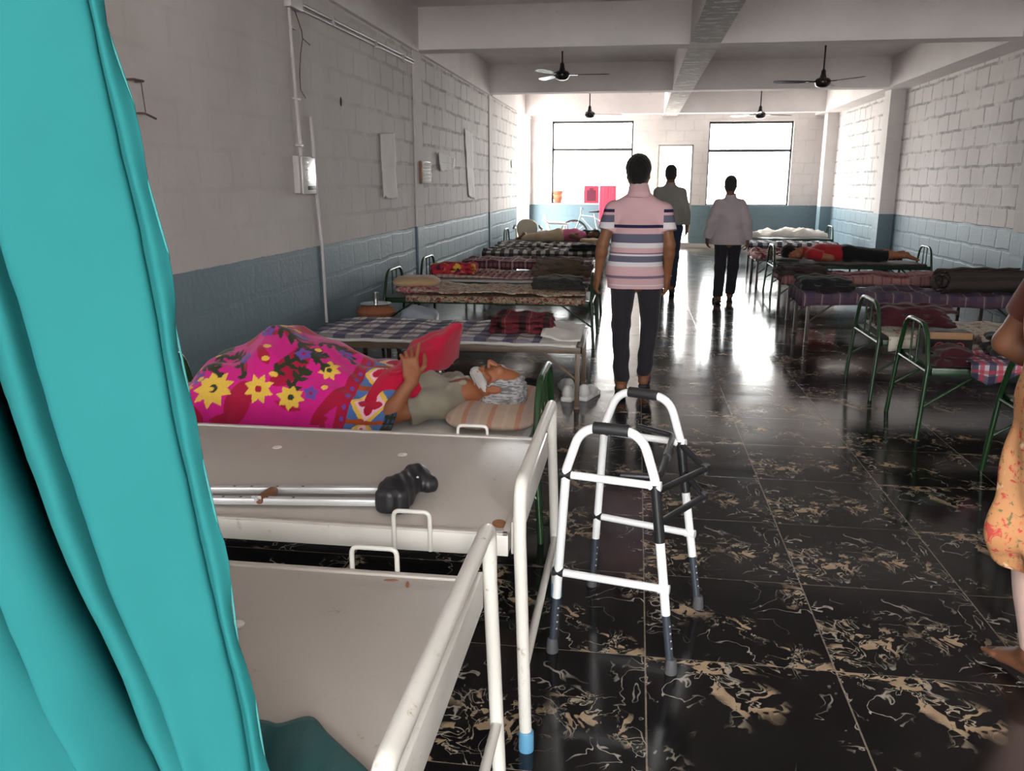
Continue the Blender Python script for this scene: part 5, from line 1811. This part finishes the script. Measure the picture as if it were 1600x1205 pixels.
nu, nv = 360, 300
A_, B_ = np.meshgrid(np.linspace(0, 1.32, nu), np.linspace(0, 1.25, nv), indexing='ij')
X0 = -2.30 + A_ * (1.36 / 1.32)
Yv = 3.335 + (B_ - .18) / .92 * .70
X0 = X0 - .07 * np.clip((3.62 - Yv) / .28, 0, 1) * np.clip((A_ - .9) / .4, 0, 1) - .0
Zv = knee_h(X0, Yv)
fold_ = .016 * np.sin(A_ * 22 + B_ * 11 + 2 * np.sin(B_ * 5)) * np.clip((Yv - 3.34) / .1, 0, 1) + .010 * wob(A_, B_, 71, .22) + .018 * wob(A_, B_, 72, .6)
Zv = np.maximum(Zv + fold_ * np.clip((Zv - .48) / .1, .2, 1), .474)
under = B_ < .18                               # hangs over the near side of the bed
Yh = np.where(under, 3.318 - .012 * np.abs(np.sin(A_ * 30)), Yv)
Zh = np.where(under, .474 - (.18 - B_) * .9, Zv)
P3 = np.stack([X0, Yh, Zh], -1)
P4, Barc = np.empty_like(P3), np.empty((nu, nv))
j0 = int(np.argmax(~under[0]))
for i in range(nu):                            # even spacing along the cloth
    arc = np.concatenate([[0], np.cumsum(np.linalg.norm(np.diff(P3[i], axis=0), axis=1))])
    t = np.linspace(0, arc[-1], nv)
    for k in range(3):
        P4[i, :, k] = np.interp(t, arc, P3[i, :, k])
    Barc[i] = t - arc[j0] + .18
X0, Yh, Zh = P4[..., 0], P4[..., 1], P4[..., 2]
k_ = np.ones(31) / 31
for j in range(nv):
    Barc[:, j] = np.convolve(np.pad(Barc[:, j], 15, mode='edge'), k_, 'valid')
cols = blanket_cols(A_, Barc)
F_ = [(i * nv + j, (i + 1) * nv + j, (i + 1) * nv + j + 1, i * nv + j + 1) for i in range(nu - 1) for j in range(nv - 1)]
M_blk = vcol('printed_plush_blanket')
blk = solidify(obj('blanket', geo(np.stack([X0, Yh, Zh], -1).reshape(-1, 3), F_, None, cols.reshape(-1, 3)), M_blk, None,
                   'magenta flowered blanket with a patterned border over the old man', 'blanket', auto=4), .010, 1)
# the turned-back plain crimson underside, raised at the far side
M_lining = fabric('crimson_plush_lining', (.42, .006, .035, 1), .15)
rows = [
    [(-1.075, 3.52, .675), (-1.065, 3.66, .700), (-1.055, 3.78, .735), (-1.045, 3.86, .770)],
    [(-1.02, 3.52, .685), (-1.00, 3.66, .735), (-.985, 3.78, .775), (-.975, 3.87, .795)],
    [(-.975, 3.56, .680), (-.94, 3.68, .745), (-.91, 3.79, .800), (-.895, 3.88, .825)],
    [(-.955, 3.60, .668), (-.905, 3.71, .745), (-.865, 3.81, .812), (-.845, 3.90, .848)],
    [(-.925, 3.66, .662), (-.885, 3.76, .725), (-.855, 3.85, .785), (-.822, 3.93, .838)],
    [(-.905, 3.72, .655), (-.875, 3.82, .69), (-.855, 3.90, .72), (-.842, 3.96, .75)],
    [(-.895, 3.80, .645), (-.87, 3.87, .65), (-.862, 3.94, .66), (-.858, 3.985, .67)],
]
sh = np.array([catmull(np.array(r), 24) for r in rows])
sh = np.stack([catmull(sh[:, j], 40) for j in range(24)], 1)
sh[..., 2] += .006 * wob(sh[..., 0], sh[..., 1], 77, .12)
F_ = [(i * 24 + j, (i + 1) * 24 + j, (i + 1) * 24 + j + 1, i * 24 + j + 1) for i in range(39) for j in range(23)]
solidify(tag(obj('turned_back_lining', geo(sh.reshape(-1, 3), F_), M_lining, blk, auto=4), 'plain crimson underside folded back'), .012, 0)
rows = [
    [(-1.165, 3.40, .545), (-1.15, 3.47, .605), (-1.12, 3.54, .66), (-1.09, 3.60, .685)],
    [(-1.115, 3.43, .575), (-1.09, 3.49, .635), (-1.06, 3.55, .685), (-1.03, 3.60, .70)],
    [(-1.05, 3.47, .585), (-1.03, 3.50, .635), (-1.01, 3.54, .685), (-.99, 3.58, .70)],
    [(-.965, 3.475, .560), (-.955, 3.49, .595), (-.955, 3.52, .63), (-.955, 3.55, .66)],
    [(-.90, 3.475, .540), (-.905, 3.485, .560), (-.915, 3.50, .59), (-.925, 3.52, .62)],
]
sh = np.array([catmull(np.array(r), 16) for r in rows])
sh = np.stack([catmull(sh[:, j], 24) for j in range(16)], 1)
F_ = [(i * 16 + j, (i + 1) * 16 + j, (i + 1) * 16 + j + 1, i * 16 + j + 1) for i in range(23) for j in range(15)]
solidify(tag(obj('turned_back_lining', geo(sh.reshape(-1, 3), F_), M_lining, blk, auto=4), 'plain crimson underside by his elbow'), .012, 0)

# --- the sleeper in the red shirt, face down on a bed by the block wall (head towards the aisle)
zb = ZD + .03
J = dict(hipL=V3(2.86, 12.13, zb + .10), hipR=V3(2.86, 11.95, zb + .10), shL=V3(2.37, 12.20, zb + .105), shR=V3(2.37, 11.87, zb + .10), neck=V3(2.28, 12.03, zb + .12),
         elL=V3(2.32, 12.40, zb + .05), wrL=V3(2.10, 12.30, zb + .04), elR=V3(2.62, 11.83, zb + .055), wrR=V3(2.50, 11.86, zb + .05),
         knL=V3(3.24, 12.15, zb + .075), anL=V3(3.58, 12.18, zb + .09), knR=V3(3.24, 11.95, zb + .075), anR=V3(3.56, 11.92, zb + .09))
hc = V3(2.13, 12.02, zb + .10)
HR = np.stack([V3(0, -.94, -.34) * -1, V3(0, -.34, .94) * -1, V3(-1, 0, 0)], 1)
HR[:, 1] = unit(V3(0, -.9, -.42)); HR[:, 2] = V3(-1, 0, 0); HR[:, 0] = np.cross(HR[:, 1], HR[:, 2])
P = torso_prims(J, .95) + [c_(J['neck'], hc + HR @ V3(0, -.02, -.06), .054, .05, .03)]
for q in 'LR':
    P += arm_prims(J['sh' + q], J['el' + q], J['wr' + q], .95) + leg_prims(J['hip' + q], J['kn' + q], J['an' + q], .95)
    P += [c_(J['an' + q], J['an' + q] + V3(.05, 0, .02), .036, .03, .02), c_(J['an' + q] + V3(.03, 0, 0), J['an' + q] + V3(.19, 0, -.055), .036, .018, .02, (0, 1, 0), 1.3)]
    P += [e_(J['kn' + q] + (J['an' + q] - J['kn' + q]) * .35 + V3(0, 0, .03), (.12, .05, .05), .04)]
    for i in range(5):
        b0 = J['an' + q] + V3(.175, (i - 2) * .015, -.052)
        P.append(c_(b0, b0 + V3(.035 - .004 * i, 0, -.005), .009, .008, .004))
P += head_prims(hc, HR, 1.0)
P += hand_prims(J['wrL'], V3(-1, -.1, 0), V3(0, 0, -1), V3(0, -1, 0), .2) + hand_prims(J['wrR'], V3(-1, .1, 0), V3(0, 0, -1), V3(0, 1, 0), .2)
rp = obj('person', sdf(P, .008, cuts=[((0, 0, ZD + .022), (0, 0, -1))]), M_skin3, None, 'sleeper lying face down in a red shirt and black shorts', 'person', auto=4)
obj('hair', sdf(hair_prims(hc, HR, 1.02, .022, -.06, .07), .008, lambda X, Y, Z: .004 * np.sin(X * 90) * np.sin(Z * 110 + Y * 70)), M_hair, rp, auto=4)
rsP = torso_prims(J, .95, .015) + [c_(J['shL'], J['elL'], .065, .06, .03, clip=[(J['shL'] * .45 + J['elL'] * .55, J['elL'] - J['shL'])]), c_(J['shR'], J['elR'], .065, .06, .03, clip=[(J['shR'] * .45 + J['elR'] * .55, J['elR'] - J['shR'])])]
obj('shirt', sdf(rsP, .008, wrinkle(12, .005), [((2.80, 0, 0), (1, 0, 0)), ((0, 0, ZD + .023), (0, 0, -1))]), fabric('red_shirt_cotton', (.33, .018, .022, 1)), rp, auto=4)
bk = []
for q in 'LR':
    bk += [c_(J['hip' + q], J['kn' + q], .105, .085, .05), c_(J['kn' + q], J['an' + q], .080, .075, .03, clip=[(J['kn' + q] * .6 + J['an' + q] * .4, V3(1, 0, 0))])]
bk += [c_(J['hipL'], J['hipR'], .115, .115, .05)]
obj('shorts', sdf(bk, .008, wrinkle(13, .005), [((2.74, 0, 0), (-1, 0, 0)), ((0, 0, ZD + .023), (0, 0, -1))]), fabric('black_shorts_cotton', (.010, .010, .012, 1)), rp, auto=4)
pillow('pillow', 'dark greyish pillow under the head of the sleeper in red', (2.06, 12.02, ZD + .045), (.17, .27, .028), C_olive, 0.0)

# --- the sleeper in pink, on the far bed of the papered-wall side (head towards the aisle)
J = dict(hipL=V3(-1.40, 15.4, .57), hipR=V3(-1.40, 15.58, .55), shL=V3(-.98, 15.36, .60), shR=V3(-.96, 15.64, .56), neck=V3(-.90, 15.5, .585),
         elL=V3(-1.16, 15.22, .58), wrL=V3(-.98, 15.20, .53), elR=V3(-.75, 15.72, .51), wrR=V3(-.62, 15.60, .51),
         knL=V3(-1.72, 15.27, .56), anL=V3(-2.05, 15.5, .51), knR=V3(-1.70, 15.36, .50), anR=V3(-2.05, 15.6, .51))
hc = V3(-.755, 15.45, .585)
f_ = unit(V3(.1, -.95, .15)); u_ = unit(V3(1, .1, 0.05) - f_ * np.dot(V3(1, .1, .05), f_))
HR = np.stack([np.cross(f_, u_), f_, u_], 1)
P = torso_prims(J, .9) + [c_(J['neck'], hc + HR @ V3(0, -.02, -.06), .05, .048, .03)] + head_prims(hc, HR, .97)
for q in 'LR':
    P += arm_prims(J['sh' + q], J['el' + q], J['wr' + q], .92) + leg_prims(J['hip' + q], J['kn' + q], J['an' + q], .92) + foot_prims(J['an' + q] + V3(0, 0, .06), (-1, -.3), .9)
P += hand_prims(J['wrL'], V3(.8, -.1, -.3), V3(0, 0, -1), V3(0, 1, 0), .3) + hand_prims(J['wrR'], V3(.8, -.3, 0), V3(0, 0, -1), V3(0, -1, 0), .3)
pk = obj('person', sdf(P, .010, cuts=[((0, 0, ZD + .036), (0, 0, -1))]), M_skin2, None, 'sleeper in a pink top with a dark green headcloth near the white chairs', 'person', auto=4)
pks = torso_prims(J, .9, .018) + [c_(J['shL'], J['elL'], .06, .055, .03, clip=[(J['shL'] * .6 + J['elL'] * .4, J['elL'] - J['shL'])]), c_(J['shR'], J['elR'], .06, .055, .03, clip=[(J['shR'] * .6 + J['elR'] * .4, J['elR'] - J['shR'])])]
obj('top', sdf(pks, .010, wrinkle(15, .005), [((-1.36, 0, 0), (-1, 0, 0)), ((-.88, 0, 0), (1, 0, 0))]), fabric('pink_top_cotton', (.50, .12, .22, 1)), pk, auto=4)
hcv = [e_(hc + HR @ V3(0, -.02, .03), (.10, .10, .10), .02, HR, [(hc + HR @ V3(0, .055, 0), HR[:, 1])]), c_(hc + HR @ V3(0, -.03, -.03), J['neck'] + V3(-.02, .02, .03), .075, .07, .03, clip=[(hc + HR @ V3(0, .05, 0), HR[:, 1])])]
obj('headcloth', sdf(hcv, .009, wrinkle(16, .004, 1.5)), fabric('dark_green_headcloth', (.02, .05, .045, 1)), pk, auto=4)
lw = [c_(J['hipL'], J['hipR'], .12, .11, .05), c_(J['hipL'], J['knL'], .125, .09, .05), c_(J['hipR'], J['knR'], .11, .08, .05), c_(J['knL'], J['anL'], .09, .06, .04), c_(J['knR'], J['anR'], .08, .06, .04)]
obj('wrap', sdf(lw, .010, wrinkle(17, .006), [((0, 0, .478), (0, 0, -1))]), fabric('beige_wrap_cotton', (.50, .40, .27, 1)), pk, auto=4)

# --- the woman in orange cloth at the edge of the picture
cx, cyw = 1.36, 2.48
J = dict(hipL=V3(cx - .09, cyw, .84), hipR=V3(cx + .09, cyw + .02, .84), shL=V3(cx - .165, cyw + .10, 1.27), shR=V3(cx + .17, cyw - .02, 1.27), neck=V3(cx, cyw + .03, 1.33),
         elL=V3(1.120, 2.66, 1.045), wrL=V3(1.30, 2.60, .95), elR=V3(cx + .25, cyw - .02, 1.02), wrR=V3(cx + .22, cyw + .14, .86),
         knL=V3(cx - .10, cyw + .06, .46), knR=V3(cx + .08, cyw + .04, .46), anL=V3(1.262, 2.50, .10), anR=V3(cx + .11, cyw + .02, .10))
hc = V3(cx + .01, cyw + .05, 1.475)
P = torso_prims(J, .93) + [c_(J['neck'] + V3(0, 0, -.03), hc + V3(0, -.015, -.06), .05, .046, .03)] + head_prims(hc, head_frame(-.3, 0), .95)
for q in 'LR':
    P += arm_prims(J['sh' + q], J['el' + q], J['wr' + q], .92, 1.05) + leg_prims(J['hip' + q], J['kn' + q], J['an' + q], .93)
P += hand_prims(J['wrL'], V3(1, -.2, -.3), V3(0, -1, 0), V3(.3, 0, 1), .4) + hand_prims(J['wrR'], V3(0, .3, -1), V3(-.3, -1, 0), V3(-.5, .5, 0), .4)
P += foot_prims(J['anL'], (-.45, 1), .92) + foot_prims(J['anR'], (.1, 1), .92)
wo = obj('person', sdf(P, .006), M_skin2, None, 'woman in orange patterned cloth standing at the very edge, elbow out', 'person', auto=4)
obj('hair', sdf(hair_prims(hc, head_frame(-.3, 0), .96, .012, -.08) + [e_(hc + V3(.02, -.12, -.03), (.05, .045, .05), .03)], .007), M_hair, wo, auto=4)
M_orange = NT('orange_printed_cotton', .85, 0, .2)
_p = M_orange.tc('Object')
_c = M_orange.mix(M_orange.noise(_p, 4, 4), (.40, .17, .065, 1), (.55, .30, .15, 1))
_c = M_orange.mix(M_orange.step(M_orange.noise(_p, 30, 4, .6, .8), .56, .63), _c, (.45, .06, .05, 1))
_c = M_orange.mix(M_orange.step(M_orange.noise(M_orange.vmath('ADD', _p, (3, 1, 2)), 44, 4, .6, .8), .58, .64), _c, (.16, .14, .06, 1))
_c = M_orange.mix(M_orange.step(M_orange.noise(M_orange.vmath('ADD', _p, (7, 4, 2)), 13, 3, .6), .60, .68), _c, (.72, .50, .32, 1))
M_orange.color(_c)
M_orange.bump(M_orange.noise(_p, 60, 4), .25, .003)
M_orange = M_orange.m
fold_w = lambda X, Y, Z: .016 * np.sin(np.arctan2(Y - cyw, X - cx) * 13 + Z * 3) * np.clip((1.2 - Z) / .5, .15, 1) + .005 * np.sin(Z * 30 + X * 25)
drp = torso_prims(J, .93, .02) + [c_(V3(cx + .02, cyw, .44), V3(cx + .01, cyw, .92), .225, .17, .05, (1, 0, 0), 1.12),
                                  c_(V3(1.140, cyw - .05, .80), V3(1.125, cyw - .04, 1.26), .066, .060, .03), c_(V3(1.125, cyw - .03, .50), V3(1.135, cyw - .04, .80), .060, .055, .03),
                                  c_(V3(1.13, cyw + .02, .45), V3(1.26, cyw - .16, .47), .045, .05, .02)]
obj('tunic', sdf(drp, .007, fold_w, [((0, 0, .40), (0, 0, -1)), ((0, 0, 1.34), (0, 0, 1))]), M_orange, wo, auto=4)
M_slv = fabric('dark_maroon_sleeve', (.085, .024, .018, 1))
for q in 'LR':
    a, b = J['sh' + q], J['el' + q]
    obj('sleeve', sdf([c_(a, b, .068, .056, .02, clip=[(a * .35 + b * .65, b - a)])], .006, wrinkle(19, .003)), M_slv, wo, auto=4)
sal = []
for q in 'LR':
    sal += [c_(J['kn' + q], J['an' + q] + V3(0, 0, .04), .105, .050, .03, clip=[(J['an' + q] + V3(0, 0, .015), (0, 0, -1))])]
obj('trousers', sdf(sal, .007, wrinkle(20, .005)), fabric('pale_pink_trousers', (.55, .38, .33, 1)), wo, auto=4)

# ------------------------------------------------------------------ smaller things
M_clay = plain('terracotta', (.30, .105, .05, 1), .8, var=.2, scale=12, bump=.2)
M_steel = plain('stainless_steel', (.50, .50, .50, 1), .25, .9, var=.05)
M_bag = plain('grey_blue_plastic_film', (.30, .34, .40, 1), .35, var=.2, scale=14, bump=.4)
M_stoolw = plain('dull_brown_stool_wood', (.10, .06, .04, 1), .6, var=.2)
M_plw = plain('white_plastic', (.74, .74, .72, 1), .35, var=.04)
M_plb = plain('cream_plastic', (.66, .60, .47, 1), .35, var=.05)
M_redp = plain('red_glossy_paper', (.55, .03, .06, 1), .5, var=.25, scale=10)
M_shoe = plain('white_shoe_leather', (.66, .66, .65, 1), .55, var=.06, bump=.1)
M_lace = plain('white_laces', (.72, .72, .71, 1), .8)

# water pot on a low stool by the wall, between two beds
ws = root('low_stool', 'low wooden stool by the wall carrying the clay water pot', 'stool', (-2.25, 7.05, 0))
obj('seat', box(-2.44, -2.06, 6.86, 7.24, .305, .335, .006), M_stoolw, ws)
for (x, y) in ((-2.41, 6.89), (-2.09, 6.89), (-2.41, 7.21), (-2.09, 7.21)):
    obj('leg', box(x - .018, x + .018, y - .018, y + .018, 0, .305, .003), M_stoolw, ws)
wp = root('water_pot', 'terracotta water pot with a steel lid on the low stool by the wall', 'water pot', (-2.24, 7.04, .335))
obj('pot', lathe([(.07, 0), (.12, .012), (.165, .05), (.172, .075), (.15, .105), (.10, .13), (.085, .14)], (-2.24, 7.04, .336), 32), M_clay, wp)
ld = obj('lid', lathe([(.135, .138), (.137, .145), (.10, .147), (.02, .152), (.0001, .152)], (-2.24, 7.04, .336), 32), M_steel, wp)
obj('steel_tumbler', lathe([(.0001, .0), (.022, .0), (.026, .05), (.028, .085), (.026, .085), (.02, .005)], (-2.24, 7.04, .490), 20), M_steel, None, 'small upright steel tumbler standing on the water pot lid', 'tumbler')
folded('plastic_bag', 'grey blue plastic bag bulging on the floor before the cream floral bed', 'plastic bag', (-1.88, 7.10, 0), (.20, .14, .225), M_bag, 31, 2, .1)

# sneakers under the end of the brown bed
def sneaker(name, label, x, y, rz, group):
    M = TR((x, y, 0), rz)
    R = rotz(rz)
    q = lambda a, b, c: V3(x, y, 0) + R @ V3(a, b, c)
    t = root(name, label, 'shoe', (x, y, 0), group)
    obj('upper', sdf([c_(q(0, -.08, .055), q(0, .03, .048), .040, .040, .03), c_(q(0, .02, .042), q(0, .105, .034), .040, .030, .03, R @ V3(1, 0, 0), 1.15),
                      c_(q(0, -.075, .06), q(0, -.08, .085), .036, .033, .02), c_(q(0, -.06, .09), q(0, -.01, .10), .024, .022, .01, op='-')], .005,
                     cuts=[((0, 0, .018), (0, 0, -1))]), M_shoe, t, auto=4)
    obj('sole', sdf([b_(q(0, .01, .014), (.026, .118, .006), .016, .01, R)], .005, cuts=[((0, 0, 0), (0, 0, -1))]), M_lace, t, auto=4)
    lc = obj('laces', join(*[tube([tuple(q(-.022, .0 + .016 * i, .082 - .006 * i)), tuple(q(0, .004 + .016 * i, .090 - .006 * i)), tuple(q(.022, .0 + .016 * i, .082 - .006 * i))], .003, 6) for i in range(4)]), M_lace, t)
    return t


sneaker('sneaker', 'white sneaker on the floor by the brown bed leg, nearer the aisle', -.30, 5.86, -.35, 'white sneakers')
sneaker('sneaker', 'white sneaker farther under the brown bed, beside its pair', -.42, 5.82, -.25, 'white sneakers')
sneaker('sneaker', 'third white sneaker lying behind the brown bed leg', -.47, 6.02, .3, 'white sneakers')

# things glimpsed below the maroon plaid bed
for i, (x, y, r) in enumerate(((-1.66, 12.15, .05), (-1.43, 12.1, .045))):
    obj('bowl', lathe([(.02, 0), (r * .7, .012), (r, .05), (r * 1.02, .055), (r * .95, .055), (r * .6, .016), (.0001, .012)], (x, y, 0), 20), M_plw, None,
        ['white bowl under the maroon plaid cover, nearer the wall', 'white bowl under the maroon plaid cover, nearer the aisle'][i], 'bowl', 'white bowls')
obj('steel_plate', lathe([(.10, 0), (.15, .012), (.152, .03), (.146, .03), (.1, .006), (.0001, .006)], (-1.95, 12.2, 0), 28), M_steel, None, 'steel plate on the floor below the maroon plaid cover', 'plate')
obj('floor_surface', box(-2.35, -1.66, 8.55, 9.02, 0.001, .012, .003), plain('beige_slab', (.40, .36, .30, 1), .85, var=.12), None, 'thin beige slab on the floor behind the cream floral bed', 'mat')  # thin beige slab filling a pale area of the floor

# luggage with red lettering in the gap between two beds of the block wall side
lb = root('luggage_bag', 'dark bag with red lettering on the aisle end of the floral-covered green bed', 'bag', (1.99, 5.62, ZD))
obj('body', sdf([b_((1.99, 5.62, ZD + .075), (.12, .06, .045), .03, .02)], .012, lambda X, Y, Z: .004 * np.sin(X * 31 + Z * 22), [((0, 0, ZD), (0, 0, -1))]), fabric('black_bag_cloth', (.022, .015, .016, 1), .3), lb, auto=4)
obj('flap', box(1.86, 2.12, 5.524, 5.536, ZD + .105, ZD + .15, .004), plain('tan_flower_flap', (.30, .17, .09, 1), .7, var=.3, scale=18), lb)
obj('tag', box(1.850, 1.868, 5.522, 5.530, ZD + .045, ZD + .10, .002), M_paper2, lb)
fc = bpy.data.curves.new('lettering', 'FONT')
fc.body = 'OBO'
fc.size = .085
fc.extrude = .002
fo = bpy.data.objects.new('lettering_source', fc)
COL.objects.link(fo)
dg = bpy.context.evaluated_depsgraph_get()
me_ = bpy.data.meshes.new_from_object(fo.evaluated_get(dg))
lv = np.array([v.co[:] for v in me_.vertices])
lf_ = [tuple(p.vertices) for p in me_.polygons]
bpy.data.objects.remove(fo)
bpy.data.meshes.remove(me_)
obj('lettering', xf(geo(lv, lf_), Matrix.Translation((1.895, 5.529, ZD + .028)) @ Matrix.Rotation(R90, 4, 'X')), plain('red_letter_print', (.28, .05, .07, 1), .6), lb, smooth=False)

# window sills: clay pot, red poster; pink cloth below
obj('clay_pot', lathe([(.0001, 0), (.06, 0), (.075, .02), (.11, .10), (.115, .16), (.10, .20), (.125, .25), (.13, .29), (.115, .29), (.09, .21), (.0001, .20)], (-1.90, 20.66, 1.03), 24), M_clay, None, 'terracotta pot standing in the corner of the far window sill', 'pot')
po = root('poster', 'red and dark picture poster leaning in the far window', 'poster', (-1.08, 20.64, 1.03))
obj('backing', box(-1.27, -.91, 20.635, 20.65, 1.032, 1.44), M_redp, po, smooth=False)
obj('picture', join(box(-1.20, -.98, 20.630, 20.635, 1.08, 1.34), box(-1.14, -1.04, 20.628, 20.63, 1.30, 1.39)), plain('dark_poster_print', (.10, .012, .03, 1), .5, var=.5, scale=30), po, smooth=False)
cloth('pink_cloth', 'pinkish red cloth hung over the sill next to the poster', 'cloth',
      grid(14, 26, lambda U, V: (-.90 + U * .40, 20.585 - .012 - .018 * np.sin(U * 17) ** 2 + 0 * V, .52 + V * .93), lambda U, V: (U * .4, V * .93)),
      fabric('pink_red_cotton', (.55, .07, .12, 1)), .004)

# plastic chairs
def plastic_chair(label, x, y, rz, m):
    M = TR((x, y, 0), rz)
    t = root('plastic_chair', label, 'chair', (x, y, 0), 'plastic chairs at the far end')
    P = lambda g: xf(g, M)
    # chair faces +y in its own frame
    obj('seat', P(grid(10, 10, lambda U, V: ((U - .5) * .44, (V - .5) * .42, .43 - .015 * np.sin(V * 3.14) * np.sin(U * 3.14)))), m, t, auto=4).modifiers.new('thickness', 'SOLIDIFY').thickness = .02
    obj('backrest', P(grid(12, 14, lambda U, V: ((U - .5) * (.36 + .10 * V - .10 * V ** 4), -.20 - .12 * V - .03 * np.cos((U - .5) * 3) + .03, .44 + V * .38 - .09 * (np.abs(U - .5) * 2) ** 3 * V ** 2))), m, t, auto=4).modifiers.new('thickness', 'SOLIDIFY').thickness = .018
    for s in (-1, 1):
        obj('arm', P(tube([(s * .24, -.30, .70), (s * .265, -.22, .645), (s * .27, .05, .635), (s * .26, .19, .62)], [.018, .024, .026, .018], 10)), m, t)
        obj('leg', P(tube([(s * .26, .19, .62), (s * .245, .20, .43), (s * .265, .24, 0)], [.018, .024, .018], 10)), m, t)
        obj('leg', P(tube([(s * .22, -.20, .45), (s * .25, -.28, 0)], [.024, .018], 10)), m, t)
    return t


plastic_chair('cream plastic armchair with its back to the hall', -2.13, 16.75, .05, M_plb)
plastic_chair('white plastic armchair seen from its side near the bicycle', -1.75, 18.95, -1.35, M_plw)

# bicycle under the far window
M_bike = plain('silver_bicycle_paint', (.45, .48, .50, 1), .3, .3)
bk_ = root('bicycle', 'silver bicycle leaning under the far window', 'bicycle', (-.95, 20.1, 0))
yb = 20.15
for xw in (-1.46, -.42):
    wh = obj('wheel', tube([(xw + .315 * math.cos(a), yb, .335 + .315 * math.sin(a)) for a in np.linspace(0, 6.2832, 41)[:-1]], .02, 8, closed=True), M_blackrub, bk_)
    obj('rim', tube([(xw + .285 * math.cos(a), yb, .335 + .285 * math.sin(a)) for a in np.linspace(0, 6.2832, 41)[:-1]], .010, 8, closed=True), M_steel, wh)
    obj('spokes', join(*[tube([(xw, yb, .335), (xw + .285 * math.cos(a), yb, .335 + .285 * math.sin(a))], .002, 5) for a in np.linspace(0, 6.2832, 19)[:-1]]), M_steel, wh)
Hd, Bb, St, Rw = (-1.30, yb, .80), (-.88, yb, .30), (-.98, yb, .72), (-.42, yb, .335)
for nm, a, b in (('frame_tube', (-1.28, yb, .70), Bb), ('frame_tube', (-1.30, yb, .76), St), ('frame_tube', Bb, (-.99, yb, .80)), ('frame_tube', Bb, Rw), ('frame_tube', St, Rw)):
    obj(nm, tube([a, b], .018, 10), M_bike, bk_)
obj('fork', tube([Hd, (-1.37, yb, .58), (-1.46, yb, .335)], .016, 10, .1), M_bike, bk_)
obj('handlebar', tube([(-1.27, yb - .27, .90), (-1.30, yb - .2, .93), (-1.30, yb + .2, .93), (-1.27, yb + .27, .90)], .013, 10, .05), M_steel, bk_)
obj('stem', tube([Hd, (-1.31, yb, .93)], .014, 10), M_steel, bk_)
obj('saddle', sdf([c_((-1.10, yb, .845), (-.92, yb, .855), .025, .062, .02, (0, 0, 1), .5)], .008), M_blackrub, bk_, auto=4)
ck = obj('crank', join(tube([(-.88, yb - .06, .30), (-.80, yb - .06, .16)], .010, 8), tube([(-.88, yb + .06, .30), (-.96, yb + .06, .44)], .010, 8)), M_steel, bk_)
for (px, py, pz) in ((-.80, yb - .10, .16), (-.96, yb + .10, .44)):
    obj('pedal', box(px - .045, px + .045, py - .035, py + .035, pz - .01, pz + .01, .003), M_blackrub, ck)
obj('carrier', join(box(-.78, -.36, yb - .06, yb + .06, .70, .712, .003), tube([(-.42, yb - .05, .335), (-.45, yb - .05, .70)], .006, 6), tube([(-.42, yb + .05, .335), (-.45, yb + .05, .70)], .006, 6)), M_steel, bk_)
